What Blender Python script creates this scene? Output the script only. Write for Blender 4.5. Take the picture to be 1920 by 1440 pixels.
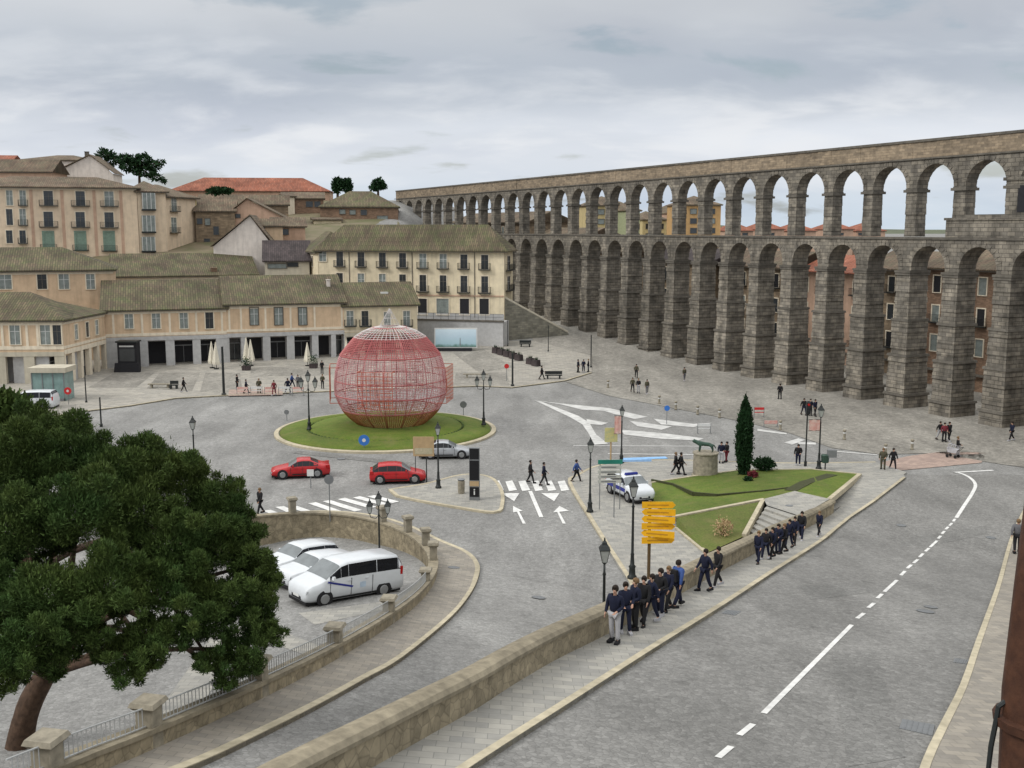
import bpy, bmesh, math, random
import numpy as np
from mathutils import Vector, Matrix
random.seed(7); np.random.seed(7)
D = bpy.data
for o in list(D.objects): D.objects.remove(o)
SC = bpy.context.scene
COL = SC.collection
R = math.radians

# ------------------------------------------------------------------ camera
F, CX, CY = 2000.0, 960.0, 720.0
PITCH = math.atan(290.0/2000.0)
CAMH = 19.0
cam = D.cameras.new("camera"); camo = D.objects.new("camera", cam); COL.objects.link(camo)
cam.sensor_width = 36.0; cam.lens = 36.0*F/1920.0; cam.clip_end = 9000; cam.clip_start = .1
camo.location = (0, 0, CAMH); camo.rotation_euler = (math.pi/2-PITCH, 0, 0)
SC.camera = camo
# ------------------------------------------------------------------ light
SUN_EL, SUN_AZ = R(40), R(246)      # azimuth measured clockwise from +Y
sun = D.lights.new("sun", 'SUN'); suno = D.objects.new("sun", sun); COL.objects.link(suno)
sun.energy = 1.5; sun.angle = R(13); sun.color = (1, .97, .92)
suno.rotation_euler = (math.pi/2-SUN_EL, 0, math.pi-SUN_AZ)
SC.view_settings.view_transform = 'Standard'; SC.view_settings.look = 'None'
SC.view_settings.exposure = 0.08; SC.view_settings.gamma = 1.0

world = D.worlds.new("World"); SC.world = world; world.use_nodes = True
nt = world.node_tree; N = nt.nodes; Lk = nt.links
N.clear()
def wn(t, **k):
    n = N.new(t)
    for a, v in k.items(): setattr(n, a, v)
    return n
def wmath(op, a, b=None, clamp=False):
    n = wn('ShaderNodeMath', operation=op, use_clamp=clamp)
    for i, v in enumerate((a, b)):
        if v is None: continue
        if isinstance(v, (int, float)): n.inputs[i].default_value = v
        else: Lk.new(v, n.inputs[i])
    return n.outputs[0]
tc = wn('ShaderNodeTexCoord'); sep = wn('ShaderNodeSeparateXYZ'); Lk.new(tc.outputs['Generated'], sep.inputs[0])
zc = wmath('MAXIMUM', sep.outputs[2], 0.0)
zz = wmath('ADD', zc, 0.26)
dx = wmath('DIVIDE', sep.outputs[0], zz); dy = wmath('DIVIDE', sep.outputs[1], zz)
cmb = wn('ShaderNodeCombineXYZ'); Lk.new(dx, cmb.inputs[0]); Lk.new(dy, cmb.inputs[1])
def wnoise(scale, detail, loc, rough=.55, dist=0.0, sc=(1, 1, 1)):
    mp = wn('ShaderNodeMapping'); mp.inputs['Location'].default_value = loc; mp.inputs['Scale'].default_value = sc
    Lk.new(cmb.outputs[0], mp.inputs[0])
    n = wn('ShaderNodeTexNoise'); n.inputs['Scale'].default_value = scale; n.inputs['Detail'].default_value = detail
    n.inputs['Roughness'].default_value = rough; n.inputs['Distortion'].default_value = dist
    Lk.new(mp.outputs[0], n.inputs[0]); return n.outputs[0]
def wramp(f, stops):
    n = wn('ShaderNodeValToRGB'); e = n.color_ramp.elements
    while len(e) < len(stops): e.new(.5)
    for i, (p, c) in enumerate(stops): e[i].position = p; e[i].color = (*c, 1)
    n.color_ramp.interpolation = 'EASE'
    Lk.new(f, n.inputs[0]); return n.outputs[0]
def wmix(f, a, b, bt='MIX'):
    n = wn('ShaderNodeMix', data_type='RGBA', blend_type=bt)
    for s, v in ((n.inputs[0], f), (n.inputs[6], a), (n.inputs[7], b)):
        if isinstance(v, (int, float)): s.default_value = v
        elif isinstance(v, tuple): s.default_value = (*v, 1)
        else: Lk.new(v, s)
    return n.outputs[2]
sky = wn('ShaderNodeTexSky', sky_type='NISHITA'); sky.sun_disc = False
sky.sun_elevation = SUN_EL; sky.sun_rotation = SUN_AZ; sky.air_density = 1.2; sky.dust_density = 2.0
skyc = wmix(1.0, sky.outputs[0], (.10, .10, .10), 'MULTIPLY')
n1 = wnoise(1.25, 5, (3.1, 1.7, 0), .46, .2, (.75, 1, 1))
n2 = wnoise(3.6, 7, (7.3, 4.2, 0), .52, .25, (.7, 1, 1))
# brightness over elevation: blue-grey deck on top, bright broken cloud towards the horizon
base = wramp(zc, [(0.0, (.62, .71, .80)), (.07, (.72, .76, .82)), (.135, (.49, .54, .61)), (.20, (.58, .61, .65)), (.3, (.75, .76, .77)), (.5, (1.15, 1.15, 1.13)), (1.0, (1.7, 1.7, 1.66))])
cl1 = wramp(n1, [(.34, (.88, .89, .92)), (.5, (1, 1, 1)), (.68, (1.12, 1.11, 1.10))])
cloud = wmix(1.0, base, cl1, 'MULTIPLY')
puff = wramp(n2, [(.46, (0, 0, 0)), (.68, (.85, .85, .85))])
elow = wramp(zc, [(0.02, (.35, .35, .35)), (.07, (1, 1, 1)), (.14, (.5, .5, .5)), (.2, (0, 0, 0))])
pm = wmix(1.0, puff, elow, 'MULTIPLY')
cloud = wmix(pm, cloud, (.84, .86, .89))
blue = wramp(n2, [(.30, (.55, .55, .55)), (.42, (0, 0, 0))])
fin = wmix(blue, cloud, skyc)
bg = wn('ShaderNodeBackground'); Lk.new(fin, bg.inputs[0]); bg.inputs[1].default_value = .94
wo = wn('ShaderNodeOutputWorld'); Lk.new(bg.outputs[0], wo.inputs[0])

# ------------------------------------------------------------------ terrain
def sp(t, w=3.0):
    t = t/w
    return w*(max(t, 0)+math.log1p(math.exp(-abs(t))))
def ss(a, b, t):
    t = min(1, max(0, (t-a)/(b-a))); return t*t*(3-2*t)
def lin(t, pts):
    if t <= pts[0][0]: return pts[0][1]
    for (a, va), (b, vb) in zip(pts, pts[1:]):
        if t <= b: return va+(vb-va)*(t-a)/(b-a)
    return pts[-1][1]
def low(X, Y):
    e = .25*sp(-.6*X-.8*Y+44, 2.5)
    e = min(e, 14)
    e += .075*min(sp(Y-147, 6), 120)
    e += ss(-6, -26, X)*lin(Y, [(166, 0), (190, 11), (260, 17), (420, 20), (900, 4)])*ss(-400, -250, X) if X < -6 else 0
    return e
def up(X, Y):
    s = .5*X+.866*Y
    return .168*sp(65.5-s, 2.0)
def ray(px, py):
    cx = (px-CX)/F; cy = (CY-py)/F
    return cx, math.cos(PITCH)+cy*math.sin(PITCH), -math.sin(PITCH)+cy*math.cos(PITCH)
def at(px, py, f=low, dz=0.0):
    x, y, z = ray(px, py); t = 8.0; step = .5
    while t < 1500:
        if CAMH+z*t <= f(x*t, y*t)+dz: break
        t += step
    a, b = t-step, t
    for _ in range(25):
        m = (a+b)/2
        if CAMH+z*m <= f(x*m, y*m)+dz: b = m
        else: a = m
    return Vector((x*b, y*b, CAMH+z*b))
def atz(px, py, e):
    x, y, z = ray(px, py); t = (e-CAMH)/z
    return Vector((x*t, y*t, e))
def atY(px, py, Y):
    x, y, z = ray(px, py); t = Y/y
    return Vector((x*t, Y, CAMH+z*t))

# ------------------------------------------------------------------ materials
MATS = {}
def mat(name, col, rough=.85, var=.15, scale=3.0, col2=None, kind=None, bump=0.0, metal=0.0, spec=.3, bs=1.0, big=.0, trans=0, alpha=1):
    """procedural: base colour broken up by fine and broad noise; kind adds a pattern"""
    if name in MATS: return MATS[name]
    m = D.materials.new(name); m.use_nodes = True; MATS[name] = m
    t = m.node_tree; n = t.nodes; l = t.links; b = n['Principled BSDF']
    b.inputs['Roughness'].default_value = rough; b.inputs['Metallic'].default_value = metal
    b.inputs['Specular IOR Level'].default_value = spec
    if trans: b.inputs['Transmission Weight'].default_value = trans
    if alpha < 1: b.inputs['Alpha'].default_value = alpha
    m.diffuse_color = (*col, 1)
    tc = n.new('ShaderNodeTexCoord'); co = tc.outputs['Object']
    def mix(f, a, c, bt='MIX'):
        x = n.new('ShaderNodeMix'); x.data_type = 'RGBA'; x.blend_type = bt
        for s, v in ((x.inputs[0], f), (x.inputs[6], a), (x.inputs[7], c)):
            if isinstance(v, (int, float)): s.default_value = v
            elif isinstance(v, tuple): s.default_value = (*v, 1)
            else: l.new(v, s)
        return x.outputs[2]
    def noise(s, d=4, vec=None, rough=.6):
        x = n.new('ShaderNodeTexNoise'); x.inputs['Scale'].default_value = s; x.inputs['Detail'].default_value = d
        x.inputs['Roughness'].default_value = rough
        l.new(vec or co, x.inputs[0]); return x.outputs[0]
    def ramp(f, stops):
        x = n.new('ShaderNodeValToRGB'); e = x.color_ramp.elements
        while len(e) < len(stops): e.new(.5)
        for i, (p, c) in enumerate(stops): e[i].position = p; e[i].color = (c, c, c, 1) if isinstance(c, (int, float)) else (*c, 1)
        l.new(f, x.inputs[0]); return x.outputs[0]
    c2 = col2 or tuple(v*.6 for v in col)
    nz = noise(scale, 6)
    c = mix(ramp(nz, [(.35, 0), (.65, 1)]), tuple(col), tuple(c2)) if col2 else mix(1.0, tuple(col), ramp(nz, [(.3, 1-var), (.7, 1+var*.6)]), 'MULTIPLY')
    hgt = nz
    if big:
        bz = noise(scale*.06, 4)
        c = mix(1.0, c, ramp(bz, [(.3, 1-big), (.7, 1+big*.6)]), 'MULTIPLY')
    if kind == 'block' or kind == 'brick' or kind == 'slab' or kind == 'tile':
        s = n.new('ShaderNodeSeparateXYZ'); l.new(co, s.inputs[0])
        v = n.new('ShaderNodeCombineXYZ')
        if kind == 'slab':
            l.new(s.outputs[0], v.inputs[0]); l.new(s.outputs[1], v.inputs[1])
        elif kind == 'tile':
            l.new(s.outputs[1], v.inputs[0]); l.new(s.outputs[0], v.inputs[1])
        else:
            a = n.new('ShaderNodeMath'); a.operation = 'ADD'; l.new(s.outputs[0], a.inputs[0]); l.new(s.outputs[1], a.inputs[1])
            l.new(a.outputs[0], v.inputs[0]); l.new(s.outputs[2], v.inputs[1])
        br = n.new('ShaderNodeTexBrick'); l.new(v.outputs[0], br.inputs[0])
        bw, bh, mo = {'block': (1.05, .48, .035), 'brick': (.5, .16, .02), 'slab': (.9, .6, .02), 'tile': (1.2, .32, .06)}[kind]
        br.inputs['Scale'].default_value = 1.0; br.inputs['Brick Width'].default_value = bw*bs; br.inputs['Row Height'].default_value = bh*bs
        br.inputs['Mortar Size'].default_value = mo*bs; br.inputs['Mortar Smooth'].default_value = .4; br.inputs['Bias'].default_value = 0
        lo = {'block': .72, 'brick': .7, 'slab': .84, 'tile': .72}[kind]; hi = {'block': 1.2, 'brick': 1.2, 'slab': 1.12, 'tile': 1.2}[kind]
        mor = {'block': .48, 'brick': .8, 'slab': .66, 'tile': .55}[kind]
        br.inputs['Color1'].default_value = (lo, lo, lo, 1); br.inputs['Color2'].default_value = (hi, hi*.98, hi*.94, 1)
        br.inputs['Mortar'].default_value = (mor, mor, mor, 1)
        c = mix(1.0, c, br.outputs[0], 'MULTIPLY'); hgt = br.outputs[0]
    if kind == 'sett':
        vo = n.new('ShaderNodeTexVoronoi'); vo.inputs['Scale'].default_value = 7.5*bs; l.new(co, vo.inputs[0])
        c = mix(1.0, c, ramp(vo.outputs['Color'], [(.1, .82), (.9, 1.17)]), 'MULTIPLY')
        vd = n.new('ShaderNodeTexVoronoi'); vd.inputs['Scale'].default_value = 7.5*bs; vd.feature = 'DISTANCE_TO_EDGE'; l.new(co, vd.inputs[0])
        c = mix(1.0, c, ramp(vd.outputs[0], [(.0, .72), (.10, 1)]), 'MULTIPLY'); hgt = vd.outputs[0]
        sp_ = noise(.9, 3); c = mix(1.0, c, ramp(sp_, [(.24, .72), (.36, 1)]), 'MULTIPLY')
        # worn lanes and repaired patches
        mp = n.new('ShaderNodeMapping'); mp.inputs['Rotation'].default_value = (0, 0, R(35)); mp.inputs['Scale'].default_value = (1, .25, 1); l.new(co, mp.inputs[0])
        st = noise(.35, 5, mp.outputs[0])
        c = mix(1.0, c, ramp(st, [(.35, .80), (.65, 1.12)]), 'MULTIPLY')
    if kind == 'block':
        mp = n.new('ShaderNodeMapping'); mp.inputs['Scale'].default_value = (.9, .9, .10); l.new(co, mp.inputs[0])
        c = mix(1.0, c, ramp(noise(1.0, 6, mp.outputs[0]), [(.3, .68), (.5, 1), (.7, 1.16)]), 'MULTIPLY')
    if kind == 'render':
        mp = n.new('ShaderNodeMapping'); mp.inputs['Scale'].default_value = (1.6, 1.6, .18); l.new(co, mp.inputs[0])
        c = mix(1.0, c, ramp(noise(1.0, 5, mp.outputs[0]), [(.34, .86), (.5, 1), (.7, 1.05)]), 'MULTIPLY')
    if kind == 'tile': c = mix(1.0, c, ramp(noise(.35, 5), [(.34, .66), (.64, 1.18)]), 'MULTIPLY')
    if 'grass' in name: c = mix(1.0, c, ramp(noise(9, 3), [(.3, .72), (.7, 1.2)]), 'MULTIPLY'); c = mix(ramp(noise(.5, 5), [(.56, 0), (.72, .45)]), c, (.17, .15, .06))
    if kind == 'rubble':
        vo = n.new('ShaderNodeTexVoronoi'); vo.inputs['Scale'].default_value = 2.3*bs; l.new(co, vo.inputs[0])
        c = mix(1.0, c, ramp(vo.outputs['Color'], [(.1, .8), (.9, 1.18)]), 'MULTIPLY')
        vd = n.new('ShaderNodeTexVoronoi'); vd.inputs['Scale'].default_value = 2.3*bs; vd.feature = 'DISTANCE_TO_EDGE'; l.new(co, vd.inputs[0])
        c = mix(1.0, c, ramp(vd.outputs[0], [(.0, .72), (.08, 1)]), 'MULTIPLY'); hgt = vd.outputs[0]
    if kind == 'leaf':
        g = n.new('ShaderNodeNewGeometry')
        c = mix(1.0, c, ramp(g.outputs['Random Per Island'], [(0, .55), (1, 1.5)]), 'MULTIPLY')
        b.inputs['Subsurface Weight'].default_value = 0
    l.new(c, b.inputs['Base Color'])
    if bump:
        bp = n.new('ShaderNodeBump'); bp.inputs['Strength'].default_value = bump; bp.inputs['Distance'].default_value = .05
        l.new(hgt, bp.inputs['Height']); l.new(bp.outputs[0], b.inputs['Normal'])
    return m
M = dict(
 road=mat('sett_paving_grey', (.26, .258, .25), kind='sett', var=.15, scale=2, bump=.3, big=.18),
 plaza=mat('light_plaza_paving', (.33, .315, .285), kind='slab', var=.14, scale=1.5, big=.16, bump=.1),
 plaza2=mat('granite_plaza_setts', (.285, .27, .24), kind='sett', bs=.45, var=.2, scale=1.2, big=.22, bump=.2),
 street2=mat('street_setts_patched', (.20, .198, .19), kind='sett', var=.16, scale=3, bump=.4, big=.12),
 street=mat('street_setts', (.22, .217, .208), kind='sett', var=.16, scale=3, bump=.4, big=.12),
 pave=mat('pavement_slabs', (.32, .315, .295), kind='slab', bs=.6, var=.12, scale=2, big=.12, bump=.15),
 pink=mat('pinkish_pavement', (.27, .25, .22), kind='slab', bs=.5, var=.14, scale=2, big=.15, bump=.15),
 redcross=mat('reddish_paving', (.36, .275, .24), kind='slab', bs=.5, var=.14, scale=2, big=.2),
 kerb=mat('granite_kerb', (.46, .41, .30), var=.25, scale=2.5, big=.2),
 worn=mat('worn_road_paint', (.60, .60, .585), col2=(.42, .42, .41), scale=1.2, big=.15),
 white=mat('road_paint_white', (.74, .74, .72), col2=(.55, .55, .54), scale=2.2, big=.1),
 blue=mat('road_paint_blue', (.25, .45, .72), var=.2, scale=3),
 grass=mat('lawn_grass', (.088, .14, .015), col2=(.125, .155, .025), scale=1.6, var=.3, bump=.5, big=.3),
 grass2=mat('bank_grass', (.095, .13, .022), col2=(.125, .135, .035), scale=1.2, bump=.5, big=.3),
 soil=mat('soil_bed', (.05, .055, .022), var=.3, scale=6),
 stone=mat('granite_masonry', (.225, .205, .175), kind='block', bs=.85, var=.5, scale=.9, bump=.9, big=.38),
 stonetop=mat('brown_masonry', (.30, .24, .175), kind='brick', bs=1.7, var=.35, scale=1.4, bump=.5, big=.35),
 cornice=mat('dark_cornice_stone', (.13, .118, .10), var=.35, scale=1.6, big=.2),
 wallst=mat('sandstone_wall', (.30, .255, .175), kind='rubble', bs=1.5, var=.35, scale=2.2, bump=.4, big=.3),
 coping=mat('coping_stone', (.27, .235, .17), var=.35, scale=3, big=.3, bump=.2),
 pillar=mat('weathered_pillar', (.30, .27, .21), var=.35, scale=4, big=.3, bump=.2),
 ochre=mat('ochre_render', (.63, .47, .32), var=.14, scale=1.0, big=.14, kind='render'),
 trim=mat('cream_trim', (.72, .64, .51), var=.1, scale=2, kind='render'),
 cream=mat('cream_render', (.70, .61, .44), var=.14, scale=1.0, big=.12, kind='render'),
 beige=mat('beige_render', (.68, .55, .41), var=.12, scale=1.0, big=.15, kind='render'),
 pale=mat('pale_render', (.50, .46, .37), var=.12, scale=1.0, big=.12, kind='render'),
 grey=mat('grey_granite_ashlar', (.44, .44, .44), kind='slabw', var=.15, scale=2, big=.15),
 whitew=mat('off_white_render', (.70, .64, .59), var=.12, scale=1.2, big=.14, kind='render'),
 pinkw=mat('pink_render', (.50, .34, .25), var=.14, scale=1.2, big=.14, kind='render'),
 brick=mat('red_brick_wall', (.25, .165, .115), kind='brick', var=.25, scale=1.5, big=.22),
 brown=mat('brown_stone_wall', (.26, .20, .14), kind='brick', bs=2, var=.3, scale=1.2, big=.25),
 yellow=mat('yellow_render', (.56, .46, .24), var=.12, scale=1.0, big=.12, kind='render'),
 orange=mat('orange_render', (.52, .33, .15), var=.12, scale=1.0, big=.12, kind='render'),
 roof=mat('old_clay_tiles', (.175, .135, .095), col2=(.11, .115, .058), kind='tile', scale=.7, bump=.7, big=.3),
 roofb=mat('brown_clay_tiles', (.205, .145, .105), col2=(.145, .125, .085), kind='tile', scale=.7, bump=.7, big=.3),
 roofr=mat('red_clay_tiles', (.36, .125, .075), col2=(.29, .12, .08), kind='tile', scale=.7, bump=.6, big=.15),
 slate=mat('dark_slate_roof', (.075, .06, .062), kind='tile', var=.2, scale=2),
 glass=mat('window_glass', (.035, .04, .045), rough=.12, var=.3, scale=.8, spec=.6),
 glassl=mat('curtained_window_glass', (.22, .25, .24), rough=.25, var=.35, scale=1.5, spec=.5),
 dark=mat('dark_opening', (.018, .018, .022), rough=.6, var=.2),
 iron=mat('dark_iron', (.018, .022, .022), rough=.5, var=.2, scale=6, metal=.2, spec=.5),
 greenp=mat('green_shutter_paint', (.19, .27, .22), var=.2, scale=3),
 whitem=mat('white_painted_metal', (.62, .63, .62), rough=.5, var=.08, scale=5),
 greym=mat('grey_metal', (.22, .23, .24), rough=.45, var=.12, scale=5, metal=.4),
 leaf=mat('pine_needles', (.038, .076, .020), col2=(.070, .100, .024), kind='leaf', scale=.55, var=.5, rough=.7, big=.3, spec=.15),
 leafd=mat('dark_evergreen_leaves', (.018, .048, .018), kind='leaf', scale=1.2, var=.4, rough=.7, spec=.15),
 leafb=mat('bush_leaves', (.055, .085, .028), kind='leaf', scale=1.2, var=.4, rough=.75, spec=.15),
 bark=mat('pine_bark', (.085, .052, .034), var=.5, scale=5, bump=.9),
 rust=mat('rusted_steel', (.045, .018, .010), col2=(.085, .035, .018), scale=7, rough=.75, bump=.3, big=.3),
 red=mat('red_wire', (.42, .12, .12), rough=.5, var=.15, scale=4),
 pinkwire=mat('faded_pink_wire', (.55, .29, .30), rough=.5, var=.15, scale=4),
 gold=mat('bronze_wire', (.30, .13, .045), rough=.5, var=.2, scale=4),
 whwire=mat('white_wire', (.60, .57, .56), rough=.5, var=.1, scale=4),
 tyre=mat('black_rubber', (.015, .015, .016), rough=.8, var=.2),
 rim=mat('alloy_rim', (.35, .36, .37), rough=.35, metal=.7, var=.1),
 carred=mat('red_car_paint', (.42, .012, .016), rough=.25, var=.06, spec=.6),
 carwhite=mat('white_car_paint', (.60, .63, .66), rough=.25, var=.05, spec=.6),
 carsilver=mat('silver_car_paint', (.42, .44, .47), rough=.28, var=.05, spec=.6, metal=.3),
 carblue=mat('blue_car_decal', (.02, .03, .22), rough=.35, var=.1),
 carglass=mat('tinted_car_glass', (.008, .010, .014), rough=.08, var=.1, spec=.35),
 wscreen=mat('windscreen_painted_reflection', (.17, .19, .20), rough=.1, var=.25, scale=1.5, spec=.6),  # lighter grey base colour paints the sky's reflection into the windscreen
 headl=mat('headlight_glass', (.45, .48, .50), rough=.1, var=.1, spec=.8),
 taill=mat('tail_light_red', (.40, .01, .01), rough=.2, var=.1),
 skin=mat('skin', (.42, .25, .18), rough=.6, var=.1),
 navy=mat('navy_cloth', (.008, .011, .030), var=.25, scale=8),
 black=mat('black_cloth', (.012, .012, .014), var=.25, scale=8),
 greyc=mat('grey_cloth', (.12, .12, .13), var=.2, scale=8),
 lightc=mat('light_grey_cloth', (.38, .38, .40), var=.15, scale=8),
 redc=mat('dark_red_cloth', (.16, .025, .035), var=.2, scale=8),
 olive=mat('olive_cloth', (.075, .07, .045), var=.2, scale=8),
 bluec=mat('blue_cloth', (.04, .08, .24), var=.2, scale=8),
 hair=mat('dark_hair', (.02, .014, .010), var=.3, scale=20),
 hairl=mat('light_brown_hair', (.16, .10, .05), var=.3, scale=20),
 canvas=mat('cream_canvas', (.66, .62, .52), var=.12, scale=4),
 signy=mat('yellow_sign_paint', (.80, .42, .012), rough=.5, var=.12, scale=3),
 signg=mat('green_sign_paint', (.02, .20, .15), rough=.5, var=.1),
 signb=mat('blue_sign_paint', (.04, .16, .50), rough=.5, var=.1),
 signr=mat('red_sign_paint', (.50, .03, .03), rough=.5, var=.1),
 board=mat('brown_sign_board', (.42, .30, .17), var=.15, scale=3),
 bronze=mat('green_bronze', (.045, .085, .065), rough=.5, var=.3, scale=6, metal=.3),
 kglass=mat('kiosk_green_glass', (.20, .30, .29), rough=.15, var=.25, scale=1.2, spec=.6),
 hills=mat('distant_hill', (.10, .115, .07), var=.3, scale=.02, big=.2),
)

# ------------------------------------------------------------------ object helpers
def tag(o, label=None, cat=None, group=None, kind=None):
    if label: o['label'] = label
    if cat: o['category'] = cat
    if group: o['group'] = group
    if kind: o['kind'] = kind
    return o
def empty(name, loc=(0, 0, 0), rz=0.0, label=None, cat=None, group=None):
    o = D.objects.new(name, None); COL.objects.link(o); o.location = loc; o.rotation_euler = (0, 0, rz)
    o.empty_display_size = .3
    return tag(o, label, cat, group)
def link(name, me, m=None, parent=None, loc=None, rz=0, smooth=False):
    if m is not None:
        for x in (m if isinstance(m, (list, tuple)) else [m]): me.materials.append(x)
    o = D.objects.new(name, me); COL.objects.link(o)
    if parent: o.parent = parent
    if loc is not None: o.location = loc
    if rz: o.rotation_euler = (0, 0, rz)
    if smooth: me.polygons.foreach_set('use_smooth', [True]*len(me.polygons))
    return o
class MB:
    """collects verts and faces, builds ONE mesh object"""
    def __init__(s): s.v = []; s.f = []; s.mi = []; s.cur = 0
    def add(s, vs, fs):
        b = len(s.v); s.v += [tuple(v) for v in vs]; s.f += [tuple(b+i for i in f) for f in fs]; s.mi += [s.cur]*len(fs)
    def quad(s, a, b, c, d): s.add([a, b, c, d], [(0, 1, 2, 3)])
    def box(s, x0, x1, y0, y1, z0, z1, tx=0, ty=0):
        # tx, ty: inset of the top on each side (taper)
        vs = [(x0, y0, z0), (x1, y0, z0), (x1, y1, z0), (x0, y1, z0), (x0+tx, y0+ty, z1), (x1-tx, y0+ty, z1), (x1-tx, y1-ty, z1), (x0+tx, y1-ty, z1)]
        s.add(vs, [(0, 3, 2, 1), (4, 5, 6, 7), (0, 1, 5, 4), (1, 2, 6, 5), (2, 3, 7, 6), (3, 0, 4, 7)])
    def tube(s, a, b, r0, r1=None, n=6, cap=True):
        a = Vector(a); b = Vector(b); r1 = r0 if r1 is None else r1
        d = (b-a)
        if d.length < 1e-6: return
        d.normalize(); u = d.orthogonal().normalized(); w = d.cross(u)
        vs = []
        for p, r in ((a, r0), (b, r1)):
            for i in range(n):
                t = 2*math.pi*i/n; vs.append(p+u*(r*math.cos(t))+w*(r*math.sin(t)))
        fs = [(i, (i+1) % n, n+(i+1) % n, n+i) for i in range(n)]
        if cap: fs += [tuple(range(n-1, -1, -1)), tuple(range(n, 2*n))]
        s.add(vs, fs)
    def path(s, pts, r, n=5):
        """swept tube, r number or list"""
        pts = [Vector(p) for p in pts]; k = len(pts); vs = []
        for i, p in enumerate(pts):
            d = (pts[min(i+1, k-1)]-pts[max(i-1, 0)]).normalized()
            u = d.cross(Vector((0, 0, 1)))
            if u.length < .05: u = Vector((1, 0, 0))
            u.normalize(); w = d.cross(u); rr = r[i] if isinstance(r, (list, tuple)) else r
            for j in range(n):
                t = 2*math.pi*j/n; vs.append(p+u*(rr*math.cos(t))+w*(rr*math.sin(t)))
        fs = [(i*n+j, i*n+(j+1) % n, (i+1)*n+(j+1) % n, (i+1)*n+j) for i in range(k-1) for j in range(n)]
        fs += [tuple(range(n-1, -1, -1)), tuple(range((k-1)*n, k*n))]
        s.add(vs, fs)
    def lathe(s, prof, n=12, c=(0, 0, 0), ph=0):
        vs = [(c[0]+r*math.cos(ph+2*math.pi*j/n), c[1]+r*math.sin(ph+2*math.pi*j/n), c[2]+z) for r, z in prof for j in range(n)]
        k = len(prof)
        fs = [(i*n+j, i*n+(j+1) % n, (i+1)*n+(j+1) % n, (i+1)*n+j) for i in range(k-1) for j in range(n)]
        fs += [tuple(range(n-1, -1, -1)), tuple(range((k-1)*n, k*n))]
        s.add(vs, fs)
    def build(s, name, m, parent=None, loc=None, rz=0, smooth=False):
        me = D.meshes.new(name); me.from_pydata(s.v, [], s.f); me.update()
        o = link(name, me, m, parent, loc, rz, smooth)
        if isinstance(m, (list, tuple)): me.polygons.foreach_set('material_index', s.mi)
        return o
def copy_tree(o, parent=None):
    c = o.copy(); COL.objects.link(c); c.parent = parent
    for ch in [x for x in o.children]: copy_tree(ch, c)
    return c

def sheet(name, pts, f, dz, m, skirt=0.0, step=2.5, kind='structure', parent=None, wmat=None):
    """flat polygon (list of xy) laid on terrain f at dz; skirt = depth of its edge face"""
    bm = bmesh.new()
    vs = [bm.verts.new((p[0], p[1], 0)) for p in pts]
    es = [bm.edges.new((vs[i], vs[(i+1) % len(vs)])) for i in range(len(vs))]
    bmesh.ops.triangle_fill(bm, use_beauty=True, use_dissolve=False, edges=es)
    xs = [p[0] for p in pts]; ys = [p[1] for p in pts]
    for ax, lo, hi in ((0, min(xs), max(xs)), (1, min(ys), max(ys))):
        k = math.ceil((lo+.01)/step)*step
        while k < hi:
            no = (1, 0, 0) if ax == 0 else (0, 1, 0); co = (k, 0, 0) if ax == 0 else (0, k, 0)
            bmesh.ops.bisect_plane(bm, geom=bm.verts[:]+bm.edges[:]+bm.faces[:], plane_co=co, plane_no=no, dist=1e-5)
            k += step
    bmesh.ops.recalc_face_normals(bm, faces=bm.faces)
    for fc in bm.faces:
        if fc.normal.z < 0: fc.normal_flip()
    for v in bm.verts: v.co.z = f(v.co.x, v.co.y)+dz
    if skirt:
        be = [e for e in bm.edges if e.is_boundary]
        r = bmesh.ops.extrude_edge_only(bm, edges=be)
        for v in [g for g in r['geom'] if isinstance(g, bmesh.types.BMVert)]: v.co.z -= skirt
    me = D.meshes.new(name); bm.to_mesh(me); bm.free()
    o = link(name, me, m, parent)
    if kind: o['kind'] = kind
    return o
def ribbon_pts(pl, w):
    """polygon around a polyline (xy) of width w"""
    P = [Vector((p[0], p[1])) for p in pl]; A, B = [], []
    for i, p in enumerate(P):
        d = (P[min(i+1, len(P)-1)]-P[max(i-1, 0)]).normalized(); nn = Vector((-d.y, d.x))
        A.append(p+nn*w/2); B.append(p-nn*w/2)
    return A+B[::-1]
def smooth_line(pts, k=6):
    """Catmull-Rom through xy(z) points"""
    P = [Vector(p) for p in pts]; P = [P[0]*2-P[1]]+P+[P[-1]*2-P[-2]]; out = []
    for i in range(1, len(P)-2):
        for j in range(k):
            t = j/k; a, b, c, d = P[i-1:i+3]
            out.append(.5*((2*b)+(c-a)*t+(2*a-5*b+4*c-d)*t*t+(3*b-a-3*c+d)*t**3))
    out.append(P[-2]); return out
def pl_px(pts, f=low): return [at(x, y, f) for x, y in pts]
def mark(name, pxs, f=low, m='white', dz=.012):
    return sheet(name, [at(x, y, f)[:2] for x, y in pxs], f, dz, M[m], step=3)
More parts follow.
